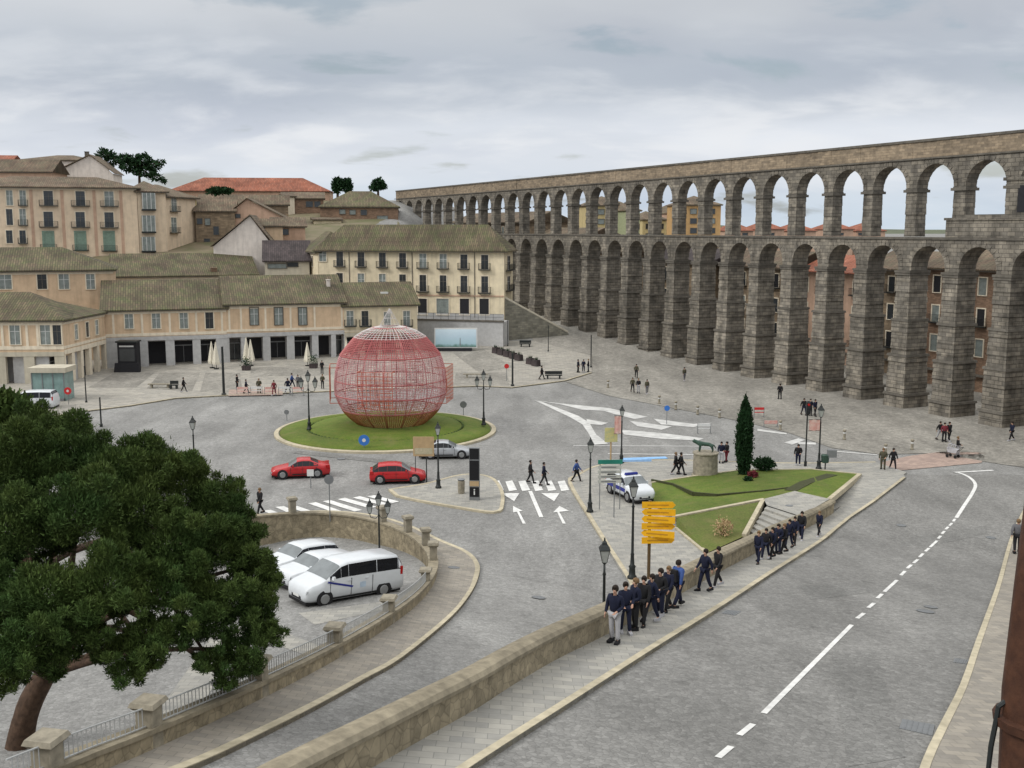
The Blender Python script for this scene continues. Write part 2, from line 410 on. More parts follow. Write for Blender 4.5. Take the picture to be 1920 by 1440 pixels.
def sweep(name, line, f, prof, m, parent=None, closed=False):
    """sweep profile [(offset across, z)] along a plan line; z is added to terrain f at the line"""
    P = [Vector((p[0], p[1])) for p in line]; k = len(P); nP = len(prof); mb = MB(); vs = []
    for i, p in enumerate(P):
        if closed: d = (P[(i+1) % k]-P[i-1]).normalized()
        else: d = (P[min(i+1, k-1)]-P[max(i-1, 0)]).normalized()
        nn = Vector((-d.y, d.x)); e = f(p.x, p.y)
        for o, z in prof: q = p+nn*o; vs.append((q.x, q.y, e+z))
    rng = k if closed else k-1
    fs = [((i*nP+j), (i*nP+(j+1) % nP), (((i+1) % k)*nP+(j+1) % nP), (((i+1) % k)*nP+j)) for i in range(rng) for j in range(nP)]
    if not closed: fs += [tuple(range(nP)), tuple(range((k-1)*nP+nP-1, (k-1)*nP-1, -1))]
    mb.add(vs, fs)
    return mb.build(name, m, parent)
# ------------------------------------------------------------------ ground
def inside(p, poly):
    x, y = p[0], p[1]; c = False; n = len(poly)
    for i in range(n):
        x1, y1 = poly[i][0], poly[i][1]; x2, y2 = poly[i-1][0], poly[i-1][1]
        if (y1 > y) != (y2 > y) and x < (x2-x1)*(y-y1)/(y2-y1)+x1: c = not c
    return c
wall_px = [(330, 990), (480, 982), (570, 976), (640, 979), (700, 990), (750, 1008), (787, 1032), (806, 1060), (803, 1090), (775, 1128), (722, 1170), (620, 1233), (475, 1308), (270, 1402), (150, 1452), (0, 1520)]
cp_line = smooth_line([p.xy for p in pl_px(wall_px)], 4)
cp_poly = [p for p in cp_line]+[Vector((-78, 14)), Vector((-78, 66)), Vector((-30, 69))]
def cpf(X, Y): return lin(Y, [(18, 4.4), (44, 1.75), (50, 1.3), (56, .3), (66, -.9)])
def axis(parts):
    out = []
    for a, b, s in parts:
        k = max(1, round((b-a)/s)); out += [a+(b-a)*i/k for i in range(k)]
    out.append(parts[-1][1]); return out
gx = axis([(-6000, -900, 1500), (-900, -300, 100), (-300, -80, 14), (-80, -40, 3), (-40, 4, .6), (4, 8, 2), (8, 70, 2.5), (70, 300, 15), (300, 900, 100), (900, 6000, 1500)])
gy = axis([(-40, 12, 6), (12, 75, .6), (75, 150, 3), (150, 300, 4), (300, 900, 40), (900, 8000, 1500)])
gv = []; gf = []
for y in gy:
    for x in gx:
        e = low(x, y)
        if y > 900 or abs(x) > 900: e = min(e, 9)
        if -80 < x < 2 and 13 < y < 75 and (inside((x, y), cp_poly) or min((c.x-x)**2+(c.y-y)**2 for c in cp_line) < .45): e = min(e, cpf(x, y))-.8
        gv.append((x, y, e-.02))
nx = len(gx)
for j in range(len(gy)-1):
    for i in range(nx-1): gf.append((j*nx+i, j*nx+i+1, (j+1)*nx+i+1, (j+1)*nx+i))
me = D.meshes.new('ground'); me.from_pydata(gv, [], gf)
g = link('ground', me, M['road'], smooth=True); g['kind'] = 'structure'
# distant hills on the horizon
mb = MB()
for k, (Yh, hh) in enumerate(((2600, 26), (4200, 48))):
    n = 60; vs = []
    for i in range(n+1):
        x = -4200+8400*i/n; h = hh*(.55+.3*math.sin(i*.37+k*2)+.15*math.sin(i*1.13))
        vs += [(x, Yh-260, 0), (x, Yh, h), (x, Yh+400, h*.7)]
    mb.add(vs, [(i*3+j, (i+1)*3+j, (i+1)*3+j+1, i*3+j+1) for i in range(n) for j in range(2)])
tag(mb.build('hills', M['hills'], smooth=True), kind='structure')

# car park floor, lower than the lane
tag(sheet('car_park', cp_poly, cpf, 0, M['road'], step=2.5), kind='structure')
# light bands in the car park floor
for q in ([(470, 1160), (610, 1215), (590, 1235), (440, 1180)], [(560, 1150), (720, 1128), (735, 1140), (590, 1172)], [(395, 1195), (470, 1175), (330, 1400), (250, 1400)]):
    sheet('paving_band', [at(x, y, cpf)[:2] for x, y in q], cpf, .012, M['pave'])

# pavements ------------------------------------------------------------
out_px = [(480, 1388), (597, 1328), (684, 1279), (757, 1236), (845, 1162), (880, 1120), (897, 1085), (898, 1060), (877, 1037), (827, 1015), (770, 988), (700, 968), (600, 960), (480, 968), (330, 975)]
out_line = smooth_line([at(x, y).xy for x, y in [(190, 1510), (370, 1440)]+out_px], 4)
tag(sheet('pavement', [p for p in out_line]+[p for p in cp_line], low, .10, M['pink'], skirt=.3, step=2), kind='structure')
def kerb(name, line, f, closed=False, h=.125, w=.26, side=1):
    tag(sweep(name, line, f, [(0, -.2), (0, h), (side*w, h), (side*w, -.2)], M['kerb'], closed=closed), kind='structure')
kerb('kerb', out_line[:58], low, side=1)
isl = smooth_line([at(x, y).xy for x, y in [(735, 920), (800, 910), (868, 893), (915, 897), (936, 920), (938, 948), (925, 961), (860, 952), (790, 940), (748, 931)]], 4)
tag(sheet('pavement', isl, low, .11, M['pave'], skirt=.2), kind='structure')
kerb('kerb', isl, low, closed=True)

# lower wedge of pavement round the lamps and the lawn
W_in_px = [(1195, 1135), (1178, 1092), (1140, 1032), (1100, 967), (1065, 906), (1080, 893), (1130, 872), (1240, 864), (1400, 868), (1500, 870), (1640, 868)]
wedge_kerb = [at(x, y).xy for x, y in W_in_px]
wedge = wedge_kerb+[at(1700, 888).xy, at(1640, 925).xy, at(1563, 958).xy, at(1420, 1080).xy, at(1250, 1165).xy]
tag(sheet('pavement', wedge, low, .11, M['pave'], skirt=.3), kind='structure')
kerb('kerb', smooth_line(wedge_kerb, 3), low, side=-1)

# upper street -----------------------------------------------------------
wb_px = [(450, 1600), (560, 1530), (720, 1438), (820, 1380), (900, 1334), (960, 1294), (1040, 1246), (1125, 1203), (1200, 1163), (1292, 1110), (1357, 1073), (1410, 1045), (1480, 1008), (1563, 965)]
wb = smooth_line([at(x, y, up).xy for x, y in wb_px], 3)
kl_px = [(700, 1575), (900, 1437), (1060, 1332), (1240, 1214), (1360, 1138), (1480, 1058), (1570, 994), (1640, 943), (1680, 912), (1698, 898)]
kl = smooth_line([at(x, y, up).xy for x, y in kl_px], 3)
kr_px = [(1690, 1560), (1728, 1437), (1765, 1360), (1800, 1290), (1830, 1205), (1865, 1110), (1885, 1040), (1905, 985), (1935, 930)]
kr = smooth_line([at(x, y, up).xy for x, y in kr_px], 3)
tag(sheet('street', wb+[at(1700, 890, up).xy, at(2050, 890, up).xy, Vector((70, 60)), Vector((60, 5)), Vector((0, 2))], up, .0, M['street'], skirt=2.5), kind='structure')
tag(sheet('pavement', wb[::-1]+kl+[at(1690, 886, up).xy, at(1640, 905, up).xy, at(1600, 930, up).xy][:3], up, .125, M['pave'], skirt=.2, step=2), kind='structure')
kerb('kerb', kl, up, side=1, h=.14, w=.22)
tag(sheet('pavement', kr+[at(2200, 930, up).xy, Vector((60, 10)), Vector((6, 6))], up, .125, M['pink'], skirt=.2), kind='structure')
kerb('kerb', kr, up, side=-1, h=.14, w=.2)
# red paving crossing at the top of the street
tag(sheet('crossing', [at(x, y).xy for x, y in [(1660, 885), (1840, 868), (1850, 850), (1780, 845), (1700, 856), (1650, 868)]], low, .02, M['redcross']), kind='structure')

# the stone wall along the upper street
wall = empty('stone_wall', (0, 0, 0), label='long sandstone retaining wall with dark rounded coping beside the sloping street', cat='wall')
def lowmin(x, y): return up(x, y)
sweep('masonry', wb, up, [(0, -.1), (0, .82), (.42, .82), (.42, -7)], M['wallst'], wall)
sweep('coping', wb, up, [(-.09, .80), (-.11, .90), (-.02, 1.0), (.20, 1.06), (.45, 1.0), (.53, .90), (.51, .80)], M['coping'], wall)

# car park wall ------------------------------------------------------------
cw = empty('car_park_wall', (0, 0, 0), label='curved low stone wall with coping around the sunken car park', cat='wall')
sweep('masonry', cp_line, low, [(-.05, -1.6), (-.05, .42), (.36, .42), (.36, -1.6)], M['wallst'], cw)
sweep('coping', cp_line, low, [(-.11, .42), (-.11, .53), (.42, .53), (.42, .42)], M['coping'], cw)

# ------------------------------------------------------------------ roundabout
RC = Vector((-11.97, 99.9)); RR = 10.46
circ = [RC+Vector((math.cos(a), math.sin(a)))*RR for a in [2*math.pi*i/72 for i in range(72)]]
tag(sheet('roundabout', circ, low, .05, M['pave'], step=3), kind='structure')
tag(sweep('kerb', circ, low, [(0, -.1), (0, .16), (.35, .2), (.42, .2), (.42, -.1)], M['kerb'], closed=True), kind='structure')
mb = MB()
prof = [(9.95, .05), (9.9, .24), (9.0, .36), (7.6, .55), (7.45, .42), (7.15, .42), (7.0, .60), (5, .80), (3, .88), (.01, .9)]
n = 72; vs = [(RC.x+r*math.cos(2*math.pi*j/n), RC.y+r*math.sin(2*math.pi*j/n), z) for r, z in prof for j in range(n)]
mb.add(vs, [(i*n+j, i*n+(j+1) % n, (i+1)*n+(j+1) % n, (i+1)*n+j) for i in range(len(prof)-1) for j in range(n)])
tag(mb.build('lawn', M['grass'], smooth=True), kind='structure')
mb = MB()
for r0 in (7.3,):
    for k in range(90):
        a = 2*math.pi*k/90
        if 1.0 < a < 1.6: continue
        mb.lathe([(.08, 0), (.12, .05), (.10, .1), (.01, .14)], 6, (RC.x+r0*math.cos(a), RC.y+r0*math.sin(a), .40))
tag(mb.build('low_hedge', M['leafb']), 'thin ring of low hedge planted in the roundabout lawn', 'hedge')

# ------------------------------------------------------------------ lawn island
def tin(name, pts, faces, m, kind='structure'):
    mb = MB(); mb.add([Vector(p) for p in pts], faces); o = mb.build(name, m)
    return tag(o, kind=kind)
P = lambda x, y, e: atz(x, y, e)
A = P(1222, 905, .14); B = P(1300, 893, .3); C_ = P(1385, 882, .4); D_ = P(1520, 880, .4); E_ = P(1612, 889, .2); G_ = P(1555, 936, 1.05)
H_ = P(1490, 921, 1.1); I_ = P(1432, 936, 1.1); J_ = P(1268, 967, .65); K_ = P(1222, 945, .15)
mb = MB(); ce = (C_+I_)/2+Vector((0, 0, .12)); cf = P(1530, 903, .95)
V = [A, B, C_, D_, E_, G_, H_, I_, J_, K_, ce, cf]
mb.add(V, [(0, 1, 10), (1, 2, 10), (2, 3, 10), (3, 11, 10), (3, 4, 11), (4, 5, 11), (5, 6, 11), (6, 10, 11), (6, 7, 10), (7, 8, 10), (8, 9, 10), (9, 0, 10)])
sk = [A, B, C_, D_, E_, G_]
tag(mb.build('lawn', M['grass']), kind='structure')
L_ = P(1268, 990, .14); M_ = P(1325, 1037, .14); N_ = P(1400, 1003, .5); O_ = P(1430, 940, 1.05)
tin('grass_bank', [P(1268, 969, .62), O_, N_, M_, L_], [(0, 1, 2), (0, 2, 3), (0, 3, 4)], M['grass2'])
mb = MB()
def bar(a, b, w, h, lift=0):
    d = (b-a); d.z = 0; d.normalize(); n_ = Vector((-d.y, d.x, 0))*w/2
    up_ = Vector((0, 0, 1))
    q = [a-n_, a+n_, b+n_, b-n_]
    mb.add([v+up_*(lift-.3) for v in q]+[v+up_*(lift+h) for v in q], [(0, 3, 2, 1), (4, 5, 6, 7), (0, 1, 5, 4), (1, 2, 6, 5), (2, 3, 7, 6), (3, 0, 4, 7)])
bar(P(1262, 969, .64), P(1432, 936, 1.1), .3, .05); bar(L_, M_, .28, .07); bar(O_, P(1395, 1005, .5), .28, .12)
bar(E_, G_, .3, .06); bar(A, B, .2, .05); bar(B, C_, .2, .05); bar(C_, D_, .2, .05); bar(D_, E_, .2, .05)
tag(mb.build('kerb', M['kerb']), kind='structure')
# soil beds in the lawn
mb = MB()
for pl, w, e in (([(1222, 897), (1262, 905), (1300, 921), (1345, 925), (1430, 918), (1480, 912)], .45, .9), ([(1482, 918), (1510, 903), (1560, 888)], 1.4, 1.0)):
    pts = [P(x, y, ee) for (x, y), ee in zip(pl, [.32, .5, .8, .95, 1.15, 1.15] if w < 1 else [1.17, 1.08, .55])]
    for a, b in zip(pts, pts[1:]): bar(a, b, w*(.3 if w < 1 else .6), -.045)
tag(mb.build('flower_bed', M['soil']), 'dark soil bed curving through the green lawn beside the cypress', 'flower bed')
# terrace and steps
T1 = P(1432, 936, 1.1); T2 = P(1490, 921, 1.1); T3 = P(1556, 936, 1.1); T4 = P(1500, 968, 1.1); T5 = P(1438, 948, 1.1)
tin('terrace', [T1+Vector((0, 0, .02)), T2+Vector((0, 0, .02)), T3+Vector((0, 0, .02)), T4+Vector((0, 0, .02)), T5+Vector((0, 0, .02))], [(0, 1, 2, 3, 4)], M['pave'])
mb = MB()
nS = 8; a0, b0 = P(1438, 948, 1.1), P(1502, 968, 1.1); a1, b1 = P(1395, 1012, .2), P(1425, 1040, .2)
for i in range(nS):
    t0, t1 = i/nS, (i+1.0)/nS; z = 1.06-i*.13
    q = [a0.lerp(a1, t0), b0.lerp(b1, t0), b0.lerp(b1, t1), a0.lerp(a1, t1)]
    mb.add([(v.x, v.y, -.2) for v in q]+[(v.x, v.y, z) for v in q], [(0, 3, 2, 1), (4, 5, 6, 7), (0, 1, 5, 4), (1, 2, 6, 5), (2, 3, 7, 6), (3, 0, 4, 7)])
tag(mb.build('stone_steps', M['pave']), 'flight of pale stone steps going down between grass bank and stone wall', 'steps')

# ------------------------------------------------------------------ road markings
def at_l(x, y): return at(x, y)
def stripe(name, a, b, wpx, f=low, m='white'):
    A_ = at(*a, f).xy; B_ = at(*b, f).xy; d = (B_-A_).normalized(); n_ = Vector((-d.y, d.x))*wpx/2
    return sheet(name, [A_-n_, B_-n_, B_+n_, A_+n_], f, .014, M[m], step=3)
for x in (500, 529, 556, 584, 613, 640, 668, 697, 722):      # near crossing left
    pass
zl = [((497, 962), (524, 948)), ((525, 962), (497, 952))]
for q in ([(495, 968), (520, 955), (505, 953), (488, 960)],):
    pass
# zebra by the car park: oblique bars from upper left to lower right
for (a, b) in [((500, 957), (528, 968)), ((524, 950), (562, 967)), ((550, 950), (592, 965)), ((585, 943), (640, 962)), ((612, 939), (672, 958)), ((640, 935), (700, 952)), ((668, 932), (722, 946)), ((695, 930), (742, 942))]:
    stripe('zebra_bar', a, b, .62)
for x in range(6):                                              # zebra under the walkers
    xs = 928+x*24.5
    mark('zebra_bar', [(xs-5, 903), (xs+8, 901), (xs+17, 919), (xs+2, 921)])
stripe('lane_line', (994, 921), (1015, 970), .28)
for cx in (957, 1032):
    mark('give_way_triangle', [(cx-17, 925), (cx+17, 925), (cx+7, 940)])
for cx, kx in ((970, 0), (1045, 12)):
    mark('lane_arrow', [(cx-3, 955), (cx+1, 955), (cx+16, 982), (cx+10, 982)])
    mark('lane_arrow', [(cx-8+kx, 949), (cx-8, 961), (cx+10+kx, 958)])
# hatched island on the far side
def poly(*p): mark('hatched_marking', p, m='worn')
poly((1003, 751), (1012, 752), (1085, 780), (1105, 793), (1118, 815), (1140, 832), (1115, 834), (1103, 812), (1092, 796), (1070, 783))
poly((1003, 751), (1065, 758), (1140, 765), (1140, 771), (1090, 768), (1050, 758))
poly((1105, 762), (1140, 765), (1215, 782), (1190, 786), (1150, 776))
poly((1225, 785), (1300, 795), (1335, 793), (1300, 801), (1240, 796))
poly((1100, 786), (1140, 793), (1128, 797), (1100, 795)); poly((1180, 789), (1260, 800), (1240, 806), (1195, 799))
poly((1165, 806), (1240, 812), (1320, 822), (1310, 826), (1240, 823), (1170, 815))
poly((1470, 830), (1497, 822), (1510, 825), (1485, 834)); poly((1497, 829), (1530, 830), (1530, 834), (1497, 833))
poly((1420, 804), (1475, 812), (1475, 815), (1420, 808)); poly((1440, 797), (1470, 803), (1468, 806), (1430, 800))
stripe('edge_line', (1075, 836), (1320, 837), .18); stripe('edge_line', (1560, 846), (1645, 853), .25)
stripe('parking_line', (1165, 861), (1250, 858), .8, m='blue')
stripe('edge_line', (1140, 851), (1330, 853), .2)
# street centre line
def cl(a, b, w=.16): stripe('centre_line', a, b, w, up)
for a, b in (((1346, 1421), (1371, 1400)), ((1386, 1379), (1412, 1358)), ((1432, 1338), (1597, 1172)), ((1607, 1160), (1620, 1150)), ((1628, 1140), (1639, 1131)), ((1645, 1122), (1654, 1114)), ((1658, 1110), (1682, 1088)), ((1689, 1079), (1697, 1071)), ((1701, 1066), (1709, 1059)), ((1713, 1056), (1721, 1049)), ((1724, 1045), (1731, 1038)), ((1735, 1034), (1742, 1028)), ((1744, 1026), (1757, 1014)), ((1759, 1010), (1764, 1005)), ((1766, 1001), (1771, 996)), ((1773, 993), (1778, 988)), ((1780, 986), (1785, 981)), ((1787, 978), (1791, 973))): cl(a, b)
cur = smooth_line([at(x, y, up).xy for x, y in [(1793, 971), (1808, 948), (1823, 925), (1829, 909), (1820, 897), (1805, 889), (1788, 885)]], 4)
sheet('centre_line', ribbon_pts(cur, .24), up, .014, M['white'])
stripe('edge_line', (1788, 886), (1862, 882), .3, up)
# drain grates and worn patches in the street
def grate(q, lab):
    mb = MB(); c = [at(x, y, up)+Vector((0, 0, .018)) for x, y in q]
    mb.add(c+[v-Vector((0, 0, .05)) for v in c], [(0, 1, 2, 3), (0, 4, 5, 1), (1, 5, 6, 2), (2, 6, 7, 3), (3, 7, 4, 0)])
    for i in range(1, 6):
        a = c[0].lerp(c[1], i/6); b = c[3].lerp(c[2], i/6); mb.tube(a, b, .015, n=4)
    tag(mb.build('drain_grate', M['greym']), lab, 'drain grate')
grate([(1692, 1349), (1753, 1360), (1748, 1380), (1686, 1366)], 'long rusty drain grate in the street by the right kerb, nearest the camera')
grate([(1790, 1235), (1817, 1238), (1812, 1246), (1787, 1242)], 'small dark drain grate at the right kerb of the street')
grate([(1362, 1144), (1390, 1147), (1378, 1154), (1352, 1150)], 'small dark drain grate at the left kerb of the street')

# manholes and relaid patches of paving
def manhole(px, py, f, lab, r=.36, dz=.02):
    p_ = at(px, py, f, dz); mb = MB(); mb.lathe([(.01, 0), (r, 0), (r, .012), (r*.9, .012), (r*.9, .006), (.01, .008)][::-1], 20)
    sx_ = (f(p_.x+.5, p_.y)-f(p_.x-.5, p_.y)); sy_ = (f(p_.x, p_.y+.5)-f(p_.x, p_.y-.5)); mb.v = [(a, b, c+a*sx_+b*sy_) for a, b, c in mb.v]
    tag(mb.build('manhole_cover', M['greym'], loc=p_), lab, 'manhole cover')
manhole(1735, 1146, up, 'dark manhole cover in the right lane halfway down the sloping street')
manhole(1745, 1138, up, 'second manhole cover touching the one halfway down the sloping street', .28)
manhole(1858, 1008, up, 'small manhole cover near the top right of the sloping street', .3)
manhole(1690, 985, up, 'manhole cover in the left lane near the top of the street', .3)
manhole(851, 1064, low, 'dark manhole cover on the curved pavement outside the car park bend', .33, .115)
manhole(1010, 1120, low, 'manhole cover in the lane left of the wall lamp', .35)
manhole(640, 860, low, 'manhole cover on the road between the two red cars', .35)
manhole(1480, 948, low, 'small manhole cover on the pale terrace above the stone steps', .25, 1.13)
for q in ([(1500, 1100), (1620, 1090), (1640, 1110), (1520, 1125)], [(1690, 1010), (1850, 985), (1850, 1000), (1700, 1030)], [(1560, 1230), (1640, 1215), (1700, 1420), (1590, 1438)]):
    sheet('paving_patch', [at(x, y, up).xy for x, y in q], up, .007, M['street2'], step=2)
for q in ([(560, 845), (780, 868), (770, 874), (550, 850)],):
    sheet('paving_patch', [at(x, y, low).xy for x, y in q], low, .007, M['street2'], step=2)

# plaza paving -------------------------------------------------------------
tag(sheet('plaza', [at(x, y).xy for x, y in [(0, 800), (140, 775), (245, 762), (330, 748), (440, 742), (620, 735), (900, 725), (960, 728), (1060, 715), (1110, 700), (1110, 668), (1000, 640), (920, 640), (780, 640), (-200, 640), (-200, 800)]], low, .09, M['plaza'], skirt=.2, step=5), kind='structure')
kerb('kerb', [at(x, y).xy for x, y in [(0, 800), (140, 775), (245, 762), (330, 748), (440, 742), (620, 735), (900, 725), (960, 728), (1060, 715), (1110, 700)]], low)
tag(sheet('plaza', [at(x, y).xy for x, y in [(1110, 700), (1060, 716), (1140, 742), (1260, 765), (1400, 792), (1480, 812), (1560, 840), (1650, 852), (1760, 850), (1860, 868), (2300, 930)]]+[Vector((150, 100)), Vector((90, 160)), Vector((40, 230)), Vector((0, 230))]+[at(1000, 640).xy], low, .02, M['plaza2'], step=6), kind='structure')
# darker stone fields between light bands on the left plaza
for q in ([(215, 700), (290, 700), (255, 728), (165, 728)], [(300, 700), (375, 700), (360, 735), (275, 730)], [(385, 700), (450, 700), (455, 738), (375, 736)], [(850, 663), (905, 655), (965, 690), (900, 700)], [(855, 700), (950, 700), (955, 722), (850, 722)], [(470, 690), (620, 690), (620, 705), (470, 707)]):
    sheet('paving_field', [at(x, y).xy for x, y in q], low, .105, M['plaza2'], step=4)
# pink ramp and crossing
sheet('paving_field', [at(x, y).xy for x, y in [(430, 732), (530, 732), (530, 742), (428, 744)]], low, .11, M['redcross'])

# ------------------------------------------------------------------ aqueduct
PER = 6.3; TH = math.atan(.475)
AX0 = 97.3
U = Vector((-math.sin(TH), math.cos(TH), 0)); Vp = Vector((math.cos(TH), math.sin(TH), 0))   # along / away from camera
Y0 = 5.69*(30.65)                       # arch 0 centre
org = Vector((AX0-.475*Y0, Y0, 0))
aq = empty('aqueduct', org, math.atan2(U.y, U.x), 'long two-tier granite aqueduct of tall arches crossing the whole plaza', 'aqueduct')
# local frame: x along (away), y = to the left/camera side is +y?  local y axis = rot90(U) = (-U.y, U.x) -> towards camera
E_TOP, E_ATT, E_US, E_LED, E_CR, E_LS = 28.3, 26.35, 23.15, 18.24, 17.26, 14.4
n_lo, n_hi = -15, 15
def bay(mb, xc, half, r, zs, z1, t, seg=14):
    """one bay of arcade wall: spandrel over an arch of radius r springing at zs"""
    pts = [(xc-half, zs), (xc-r, zs)]
    arc = [(xc-r*math.cos(math.pi*i/seg), zs+r*math.sin(math.pi*i/seg)) for i in range(seg+1)]
    for y, flip in ((t/2, 0), (-t/2, 1)):
        for (xa, za), (xb, zb) in [((xc-half, zs), (xc-r, zs))]+list(zip(arc, arc[1:]))+[((xc+r, zs), (xc+half, zs))]:
            q = [(xa, y, za), (xb, y, zb), (xb, y, z1), (xa, y, z1)]
            mb.quad(*(q if flip else q[::-1]))
    for (xa, za), (xb, zb) in zip(arc, arc[1:]):
        mb.quad((xa, -t/2, za), (xa, t/2, za), (xb, t/2, zb), (xb, -t/2, zb))
    mb.quad((xc-half, -t/2, z1), (xc+half, -t/2, z1), (xc+half, t/2, z1), (xc-half, t/2, z1))
    for xa, xb in ((xc-half, xc-r), (xc+r, xc+half)):
        mb.quad((xa, -t/2, zs), (xb, -t/2, zs), (xb, t/2, zs), (xa, t/2, zs))
def voussoir(mb, xc, r, zs, t, seg=13, pr=.05, w=.62):
    """ring of proud arch stones on both faces"""
    for s in (1, -1):
        y0, y1 = s*(t/2-.02), s*(t/2+pr)
        for i in range(seg):
            a0 = math.pi*(i+.06)/seg; a1 = math.pi*(i+.94)/seg; ro = r+w*(1+.12*math.sin(i*7.3+xc))
            q = [(xc-rr*math.cos(a), zs+rr*math.sin(a)) for rr, a in ((r, a0), (r, a1), (ro, a1), (ro, a0))]
            mb.add([(x, y0, z) for x, z in q]+[(x, y1, z) for x, z in q], [(4, 5, 6, 7), (0, 1, 5, 4), (1, 2, 6, 5), (2, 3, 7, 6), (3, 0, 4, 7)])
rnd = random.Random(3)
for n in range(n_lo, n_hi+1):
    xc = n*PER; half = PER/2
    mb = MB(); bay(mb, xc, half, 2.25, 15.04, 17.95, 2.3); voussoir(mb, xc, 2.25, 15.04, 2.3)
    mb.build('lower_arch', M['stone'], aq)
    mb = MB(); bay(mb, xc, half, 2.42, E_US+.12, 26.2, 1.45); voussoir(mb, xc, 2.42, E_US+.12, 1.45, w=.5)
    mb.build('upper_arch', M['stone'], aq)
    # piers stand between arches, at xc + half
    xp = xc+half
    mb = MB()
    tiers = [(-2.5, 1.5, 1.42, 1.80), (1.5, 5.7, 1.28, 1.64), (5.7, 9.5, 1.13, 1.48), (9.5, E_LS, .98, 1.34)]
    for z0, z1, a, b in tiers:
        # rows of rough blocks: slight in and out per course
        k = max(2, int((z1-z0)/.58)); h = (z1-z0-.22)/k
        for i in range(k):
            j = rnd.uniform(-.06, .06); q_ = rnd.uniform(-.05, .05); mb.box(xp-a-j, xp+a+q_, -b-q_, b+j, z0+i*h, z0+(i+1)*h+.01, .03, .03)
    mb.box(xp-.9, xp+.9, -1.16, 1.16, E_LS+.3, 15.04, 0, 0)
    mb.build('lower_pier', M['stone'], aq)
    for z0, z1, a, b in tiers[:3]:
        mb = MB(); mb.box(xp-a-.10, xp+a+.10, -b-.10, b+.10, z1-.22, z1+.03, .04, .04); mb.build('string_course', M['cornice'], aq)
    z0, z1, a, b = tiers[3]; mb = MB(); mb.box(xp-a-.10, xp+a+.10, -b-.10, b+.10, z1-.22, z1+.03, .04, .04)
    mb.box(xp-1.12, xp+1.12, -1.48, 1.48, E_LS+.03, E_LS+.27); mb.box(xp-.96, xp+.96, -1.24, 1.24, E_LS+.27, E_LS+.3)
    mb.build('string_course', M['cornice'], aq)
    mb = MB(); b0 = E_LED
    k = 8; h = (E_US-.3-b0)/k
    for i in range(k):
        j = rnd.uniform(-.045, .045); q_ = rnd.uniform(-.04, .04); mb.box(xp-.74-j, xp+.74+q_, -.74-q_, .74+j, b0+i*h, b0+(i+1)*h+.01, .02, .02)
    mb.build('upper_pier', M['stone'], aq)
    mb = MB(); mb.box(xp-.95, xp+.95, -.94, .94, E_US-.3, E_US-.02); mb.box(xp-.8, xp+.8, -.78, .78, E_US-.02, E_US+.12)
    mb.build('capital', M['cornice'], aq)
xa, xb = (n_lo-.5)*PER, (n_hi+.5)*PER
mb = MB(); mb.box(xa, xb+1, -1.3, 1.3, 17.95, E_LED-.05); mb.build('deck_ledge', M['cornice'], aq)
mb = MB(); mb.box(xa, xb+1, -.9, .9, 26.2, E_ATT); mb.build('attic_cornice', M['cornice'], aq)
mb = MB()
x = xa
while x < xb:
    w = rnd.uniform(1.5, 4); w = min(w, xb-x+.01); j = rnd.uniform(-.03, .04)
    mb.box(x, x+w, -.76-j, .76+j, E_ATT, E_TOP-.28+rnd.uniform(-.05, .03)); x += w+.002
mb.build('water_channel', M['stonetop'], aq)
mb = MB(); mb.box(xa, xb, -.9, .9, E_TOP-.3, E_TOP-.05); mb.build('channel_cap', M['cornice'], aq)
# inscription block and niche block over the tallest arches
c0 = -11.5*PER+1.2
mb = MB(); mb.box(xa, c0, -1.05, 1.05, E_LED-.04, 19.9); mb.box(xa, c0+.15, -1.2, 1.2, 19.9, 20.15); mb.box(xa, -12.05*PER+3.5, -.95, .95, 20.15, 20.45)
mb.build('inscription_block', M['stone'], aq)
mb = MB(); mb.box(-14.3*PER, -12.5*PER-.3+.9, -.9, .9, 20.45, 23.6); mb.box(-14.3*PER, -12.5*PER+.9, -1.05, 1.05, 23.6, 23.9)
mb.build('niche_block', M['stone'], aq)
mb = MB(); mb.box(-13.05*PER, -12.62*PER, .5, .93, 20.6, 23.1); mb.build('niche', M['dark'], aq)

tag(sheet('hillside', [Vector(p) for p in [(-20, 181), (-110, 176), (-230, 178), (-230, 420), (-75, 420), (-45, 300), (-24, 230)]], low, .1, mat('hill_earth', (.19, .155, .105), col2=(.12, .12, .06), scale=.25, big=.2), step=10), kind='structure')
